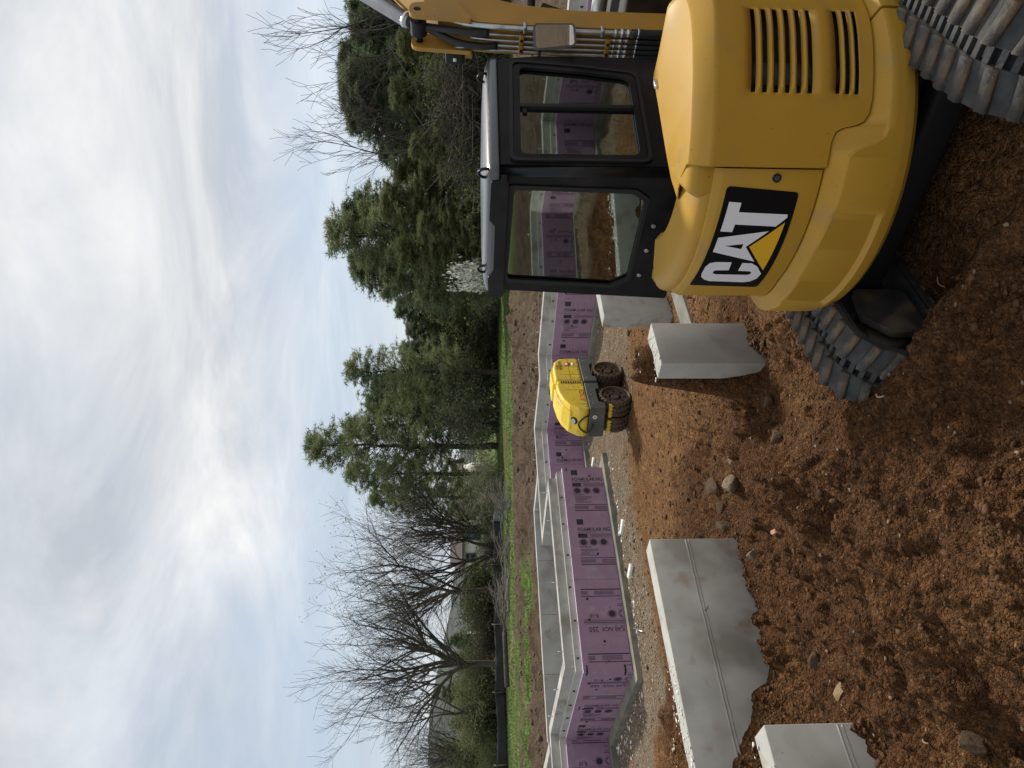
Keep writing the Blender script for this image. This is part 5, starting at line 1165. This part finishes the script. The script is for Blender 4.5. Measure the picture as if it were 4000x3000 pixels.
_sl = [(0, 1420, 34, 3.4, 'large grey-olive bush in front of the middle pines', 1.0), (0, 1350, 35, 2.6, 'grey-olive bush left of the large one', 1.1), (0, 1490, 36, 2.2, 'small grey-olive bush right of the large one', 1.1), (1, 1540, 36, 2.0, 'bright green bush below the feathery pine', 1.1), (1, 1640, 37, 2.4, 'fresh green bush at the dip of the tree line', 1.2), (3, 1590, 38, 2.6, 'dark bush behind the bright green bush', 1.2), (3, 1700, 38, 3.0, 'dark bush below the low pines', 1.3), (1, 1770, 37, 3.0, 'yellow-green bush left of the blossom shrub', 1.2), (3, 1840, 36, 3.0, 'dark bush under the long pine limb', 1.2),
       (2, 1925, 32, 3.0, 'white blossoming shrub just left above the cab roof', .45), (1, 1890, 33, 2.0, 'green bush at the foot of the blossom shrub', 1.0), (4, 1830, 33, 1.2, 'dry brown brush at the left cab edge', 1.3), (4, 1730, 36, 1.0, 'dry brown brush along the right end of the lawn', 1.6), (0, 1120, 40, 2.2, 'olive bush over the end of the silt fence', 1.3), (3, 1060, 43, 2.4, 'dark bush behind the end of the silt fence', 1.3), (1, 985, 45, 1.6, 'green bush left of the silt fence end', 1.2), (4, 1000, 42, 1.1, 'dry brush below the bare stems', 1.8), (1, 880, 48, 1.5, 'green sprouting bush in front of the tan house', 1.3), (4, 820, 46, 1.2, 'dry brush in front of the tan house', 1.8),
       (3, 640, 46, 2.6, 'dark cedar-like bush under the budding trees', 1.4), (3, 700, 47, 2.4, 'dark bush right of the cedar-like bush', 1.3), (4, 560, 45, 1.9, 'brown brush right of the largest leafless tree', 1.8), (4, 490, 44, 1.7, 'brown brush beside the largest trunk', 1.6), (3, 320, 44, 2.8, 'dark bush left of the largest trunk', 1.4), (3, 250, 46, 3.0, 'dark bush under the slender bare tree', 1.4), (3, 180, 45, 2.6, 'dark bush right of the light green meadow', 1.2), (1, 110, 44, 1.4, 'light green low bush at the left', 1.4), (3, 20, 46, 3.4, 'tall dark bush at the left picture edge', 1.2), (1, 30, 42, 1.6, 'spring-green bush at the left picture edge', 1.3),
       (1, 2560, 30, 3.4, 'yellow-green leafing bush above the side window', .8), (4, 2480, 30, 3.6, 'grey twiggy brush right of the trunk over the cab', 1.2), (4, 2700, 29.5, 4.2, 'grey twiggy brush left of the work lamp', 1.1), (1, 2860, 29.5, 3.8, 'spring-green leafing bush behind the boom', 1.0), (1, 2760, 29, 3.6, 'spring-green sprouts beside the work lamp', .7), (1, 2330, 30, 2.8, 'spring-green sprouts above the roof', .9), (3, 2420, 31, 3.6, 'dark bush at the foot of the trunk over the cab', 1.3), (3, 2620, 32, 4.4, 'dark bush right of the yellow-green leafing bush', 1.4), (3, 2120, 32, 3.4, 'dark bush above the rear window', 1.3), (3, 2820, 31, 4.0, 'dark bush behind the work lamp', 1.3), (1, 2960, 30, 3.6, 'yellow-green bush right of the boom', 1.2), (3, 3040, 32, 4.0, 'dark bush at the right picture edge', 1.3), (3, 2330, 33, 3.4, 'dark bush over the middle of the roof', 1.3), (3, 2000, 33, 3.0, 'dark bush right of the blossom shrub', 1.2)]
for k, U, D, H, lb, wd in _sl:
    if U > 1950 and k == 3:
        pine(4, U, D, H * 1.15, lb.replace('dark bush', 'low dark cedar'), U * .4, 1.75); continue
    if 1200 < U < 1880: H *= (D + 12) / D; D += 12
    shrub(k, U, D, H, lb, wd)

# ------------------------------------------------------------------ grass
P = []
for _ in range(150000):
    y = 19 + 36 * random.random() ** 1.3; x = (random.uniform(-.62, .62)) * y
    if zone(x, y)[1] > .3 + .4 * random.random(): P.append((x, y, gz(x, y)))
    if len(P) > 42000: break
V, F = tufts(P, 2, .085, .013, 2.2)
tag(obj('lawn_grass', npmesh('lawn_grass', V, tris=F), GRASS), 'short spring grass between the plot and the tree line', 'grass', kind='stuff')

# ------------------------------------------------------------------ silt fence, brush pile, marker post
sf = thing('silt_fence', 'low black silt fence strung along the lawn below the bare trees', 'fence', (0, 0, 0))
FP = [(-30, 29.5), (-24, 31.6), (-17.8, 34.0), (-15.4, 36.4), (-12.6, 38.2), (-9.8, 39.6), (-7.6, 40.4), (-6.0, 40.9)]
prev = None
for k in range(len(FP) - 1):
    rows = []
    for s in np.linspace(0, 1, 14):
        x = FP[k][0] + (FP[k + 1][0] - FP[k][0]) * s; y = FP[k][1] + (FP[k + 1][1] - FP[k][1]) * s; z = gz(x, y); sag = .08 * math.sin(s * math.pi) + random.uniform(-.012, .012); lean = random.uniform(-.03, .03) + (.25 * s if k == len(FP) - 2 else 0)
        rows.append([(x + random.uniform(-.01, .01), y + lean * q + .03 * math.sin(s * 21 + q * 3), z - .03 + q * (.62 - sag)) for q in (0, .3, .6, .85, 1)])
    o = loft('fabric_span', SILTL if k == len(FP) - 2 else SILT, rows, sf, ang=60); o.modifiers.new('t', 'SOLIDIFY').thickness = .006
for x, y in FP: z = gz(x, y); box('stake', WOOD, sf, x - .025, x + .025, y + .03, y + .07, z - .2, z + .70)
bp_ = thing('brush_pile', 'heap of cut bare branches and a log in front of the silt fence', 'brush pile', (0, 0, 0))
S = []; rnd = random.Random(5); tips = []
for k in range(11):
    x = -11.6 + rnd.uniform(-.6, .8); y = 32.6 + rnd.uniform(-1.0, 1.0); z = gz(x, y)
    branch(S, tips, Vector((x + 2.2 * (k % 3), y, z + rnd.uniform(.05, .3))), Vector((1, rnd.uniform(-.25, .3), rnd.uniform(-.02, .05))), rnd.uniform(.75, 1.15), rnd.uniform(.03, .06), 0, 3, rnd, -.03, (4, 3, 3), .45, .008)
S = [(a, (b[0], b[1], max(b[2], .95)), r_, q) for a, b, r_, q in S]
obj('cut_branches', segs_to_mesh('cut_branches', S, .02), BARKL, bp_)
tube('log', spline([(-13.4, 32.2, 1.12), (-12.4, 32.5, 1.16), (-11.2, 32.9, 1.2)], 4), .11, BARK, bp_, 10)
x, y, z = place(530, 58); o = box('marker_post', mat('post_white', (.75, .75, .72), rough=.6), None, -.06, .06, -.06, .06, 0, 2.1, .01); o.location = (x, y, z + 1.05); tag(o, 'slim white post on the far lawn behind the largest leafless tree', 'post')

# ------------------------------------------------------------------ tan house beyond the bare trees
HX, HY = -18.8, 75.; HZ = gz(HX + 4, HY) - .1
hs = thing('house', 'tan one-storey house with brown roof behind the bare stems', 'house', (HX, HY, HZ))
box('wall', HWALL, hs, 0, 10, 0, 7, 0, 3.0); obj('roof', plate('roof', [(-.5, 2.9), (3.5, 4.25), (7.5, 2.9), (7.5, 2.75), (3.5, 4.05), (-.5, 2.75)], [], lambda x, y, t: (t, x, y), -.5, 10.5), HROOF, hs)
obj('gable', plate('gable', [(0, 3.0), (3.5, 4.1), (7, 3.0)], [], lambda x, y, t: (t, x, y), .01, 9.99), HWALL, hs)
for x0, w_, z0, h_ in ((.5, .9, 1.5, 1.0), (2.8, 1.5, 1.0, 1.5), (4.9, .8, 1.6, .9), (6.6, 1.4, 1.2, 1.4)):
    wn = box('window', GLASS2, hs, x0, x0 + w_, -.04, .0 - .01, z0, z0 + h_)
    wn.data.materials.clear(); wn.data.materials.append(mat('dark_pane', (.03, .04, .045), rough=.1))
    for q in (-1, 1): box('frame', HTRIM, wn, q * w_ / 2 - .06, q * w_ / 2 + .06, -.04, .012, -h_ / 2 - .06, h_ / 2 + .06)
    for q in (-1, 1): box('frame', HTRIM, wn, -w_ / 2 + .062, w_ / 2 - .062, -.038, .011, q * h_ / 2 - .06, q * h_ / 2 + .06)
box('door', HTRIM, hs, 8.4, 9.3, -.05, -.01, 0, 2.1)
# ------------------------------------------------------------------ wooded hills on the skyline
n = 700; xs = np.linspace(-1500, 1500, n); rows = []
for k, (yy, sc_) in enumerate(((560, 0), (600, .35), (650, .75), (700, 1), (800, .9))):
    hgt = 30 * np.exp(-((xs + 350) / 130) ** 2) + 9 + 7 * fbm(xs * .013, xs * 0 + 1, 3, 3) + 5.0 * fbm(xs * .16, xs * 0 + k, 3, 5)
    rows.append([(x, yy + 20 * math.sin(x * .004), .2 + h_ * sc_) for x, h_ in zip(xs, hgt)])
tag(loft('hills', HILL, rows, None, ang=80), 'grey wooded hills on the left skyline', 'hills', kind='structure')
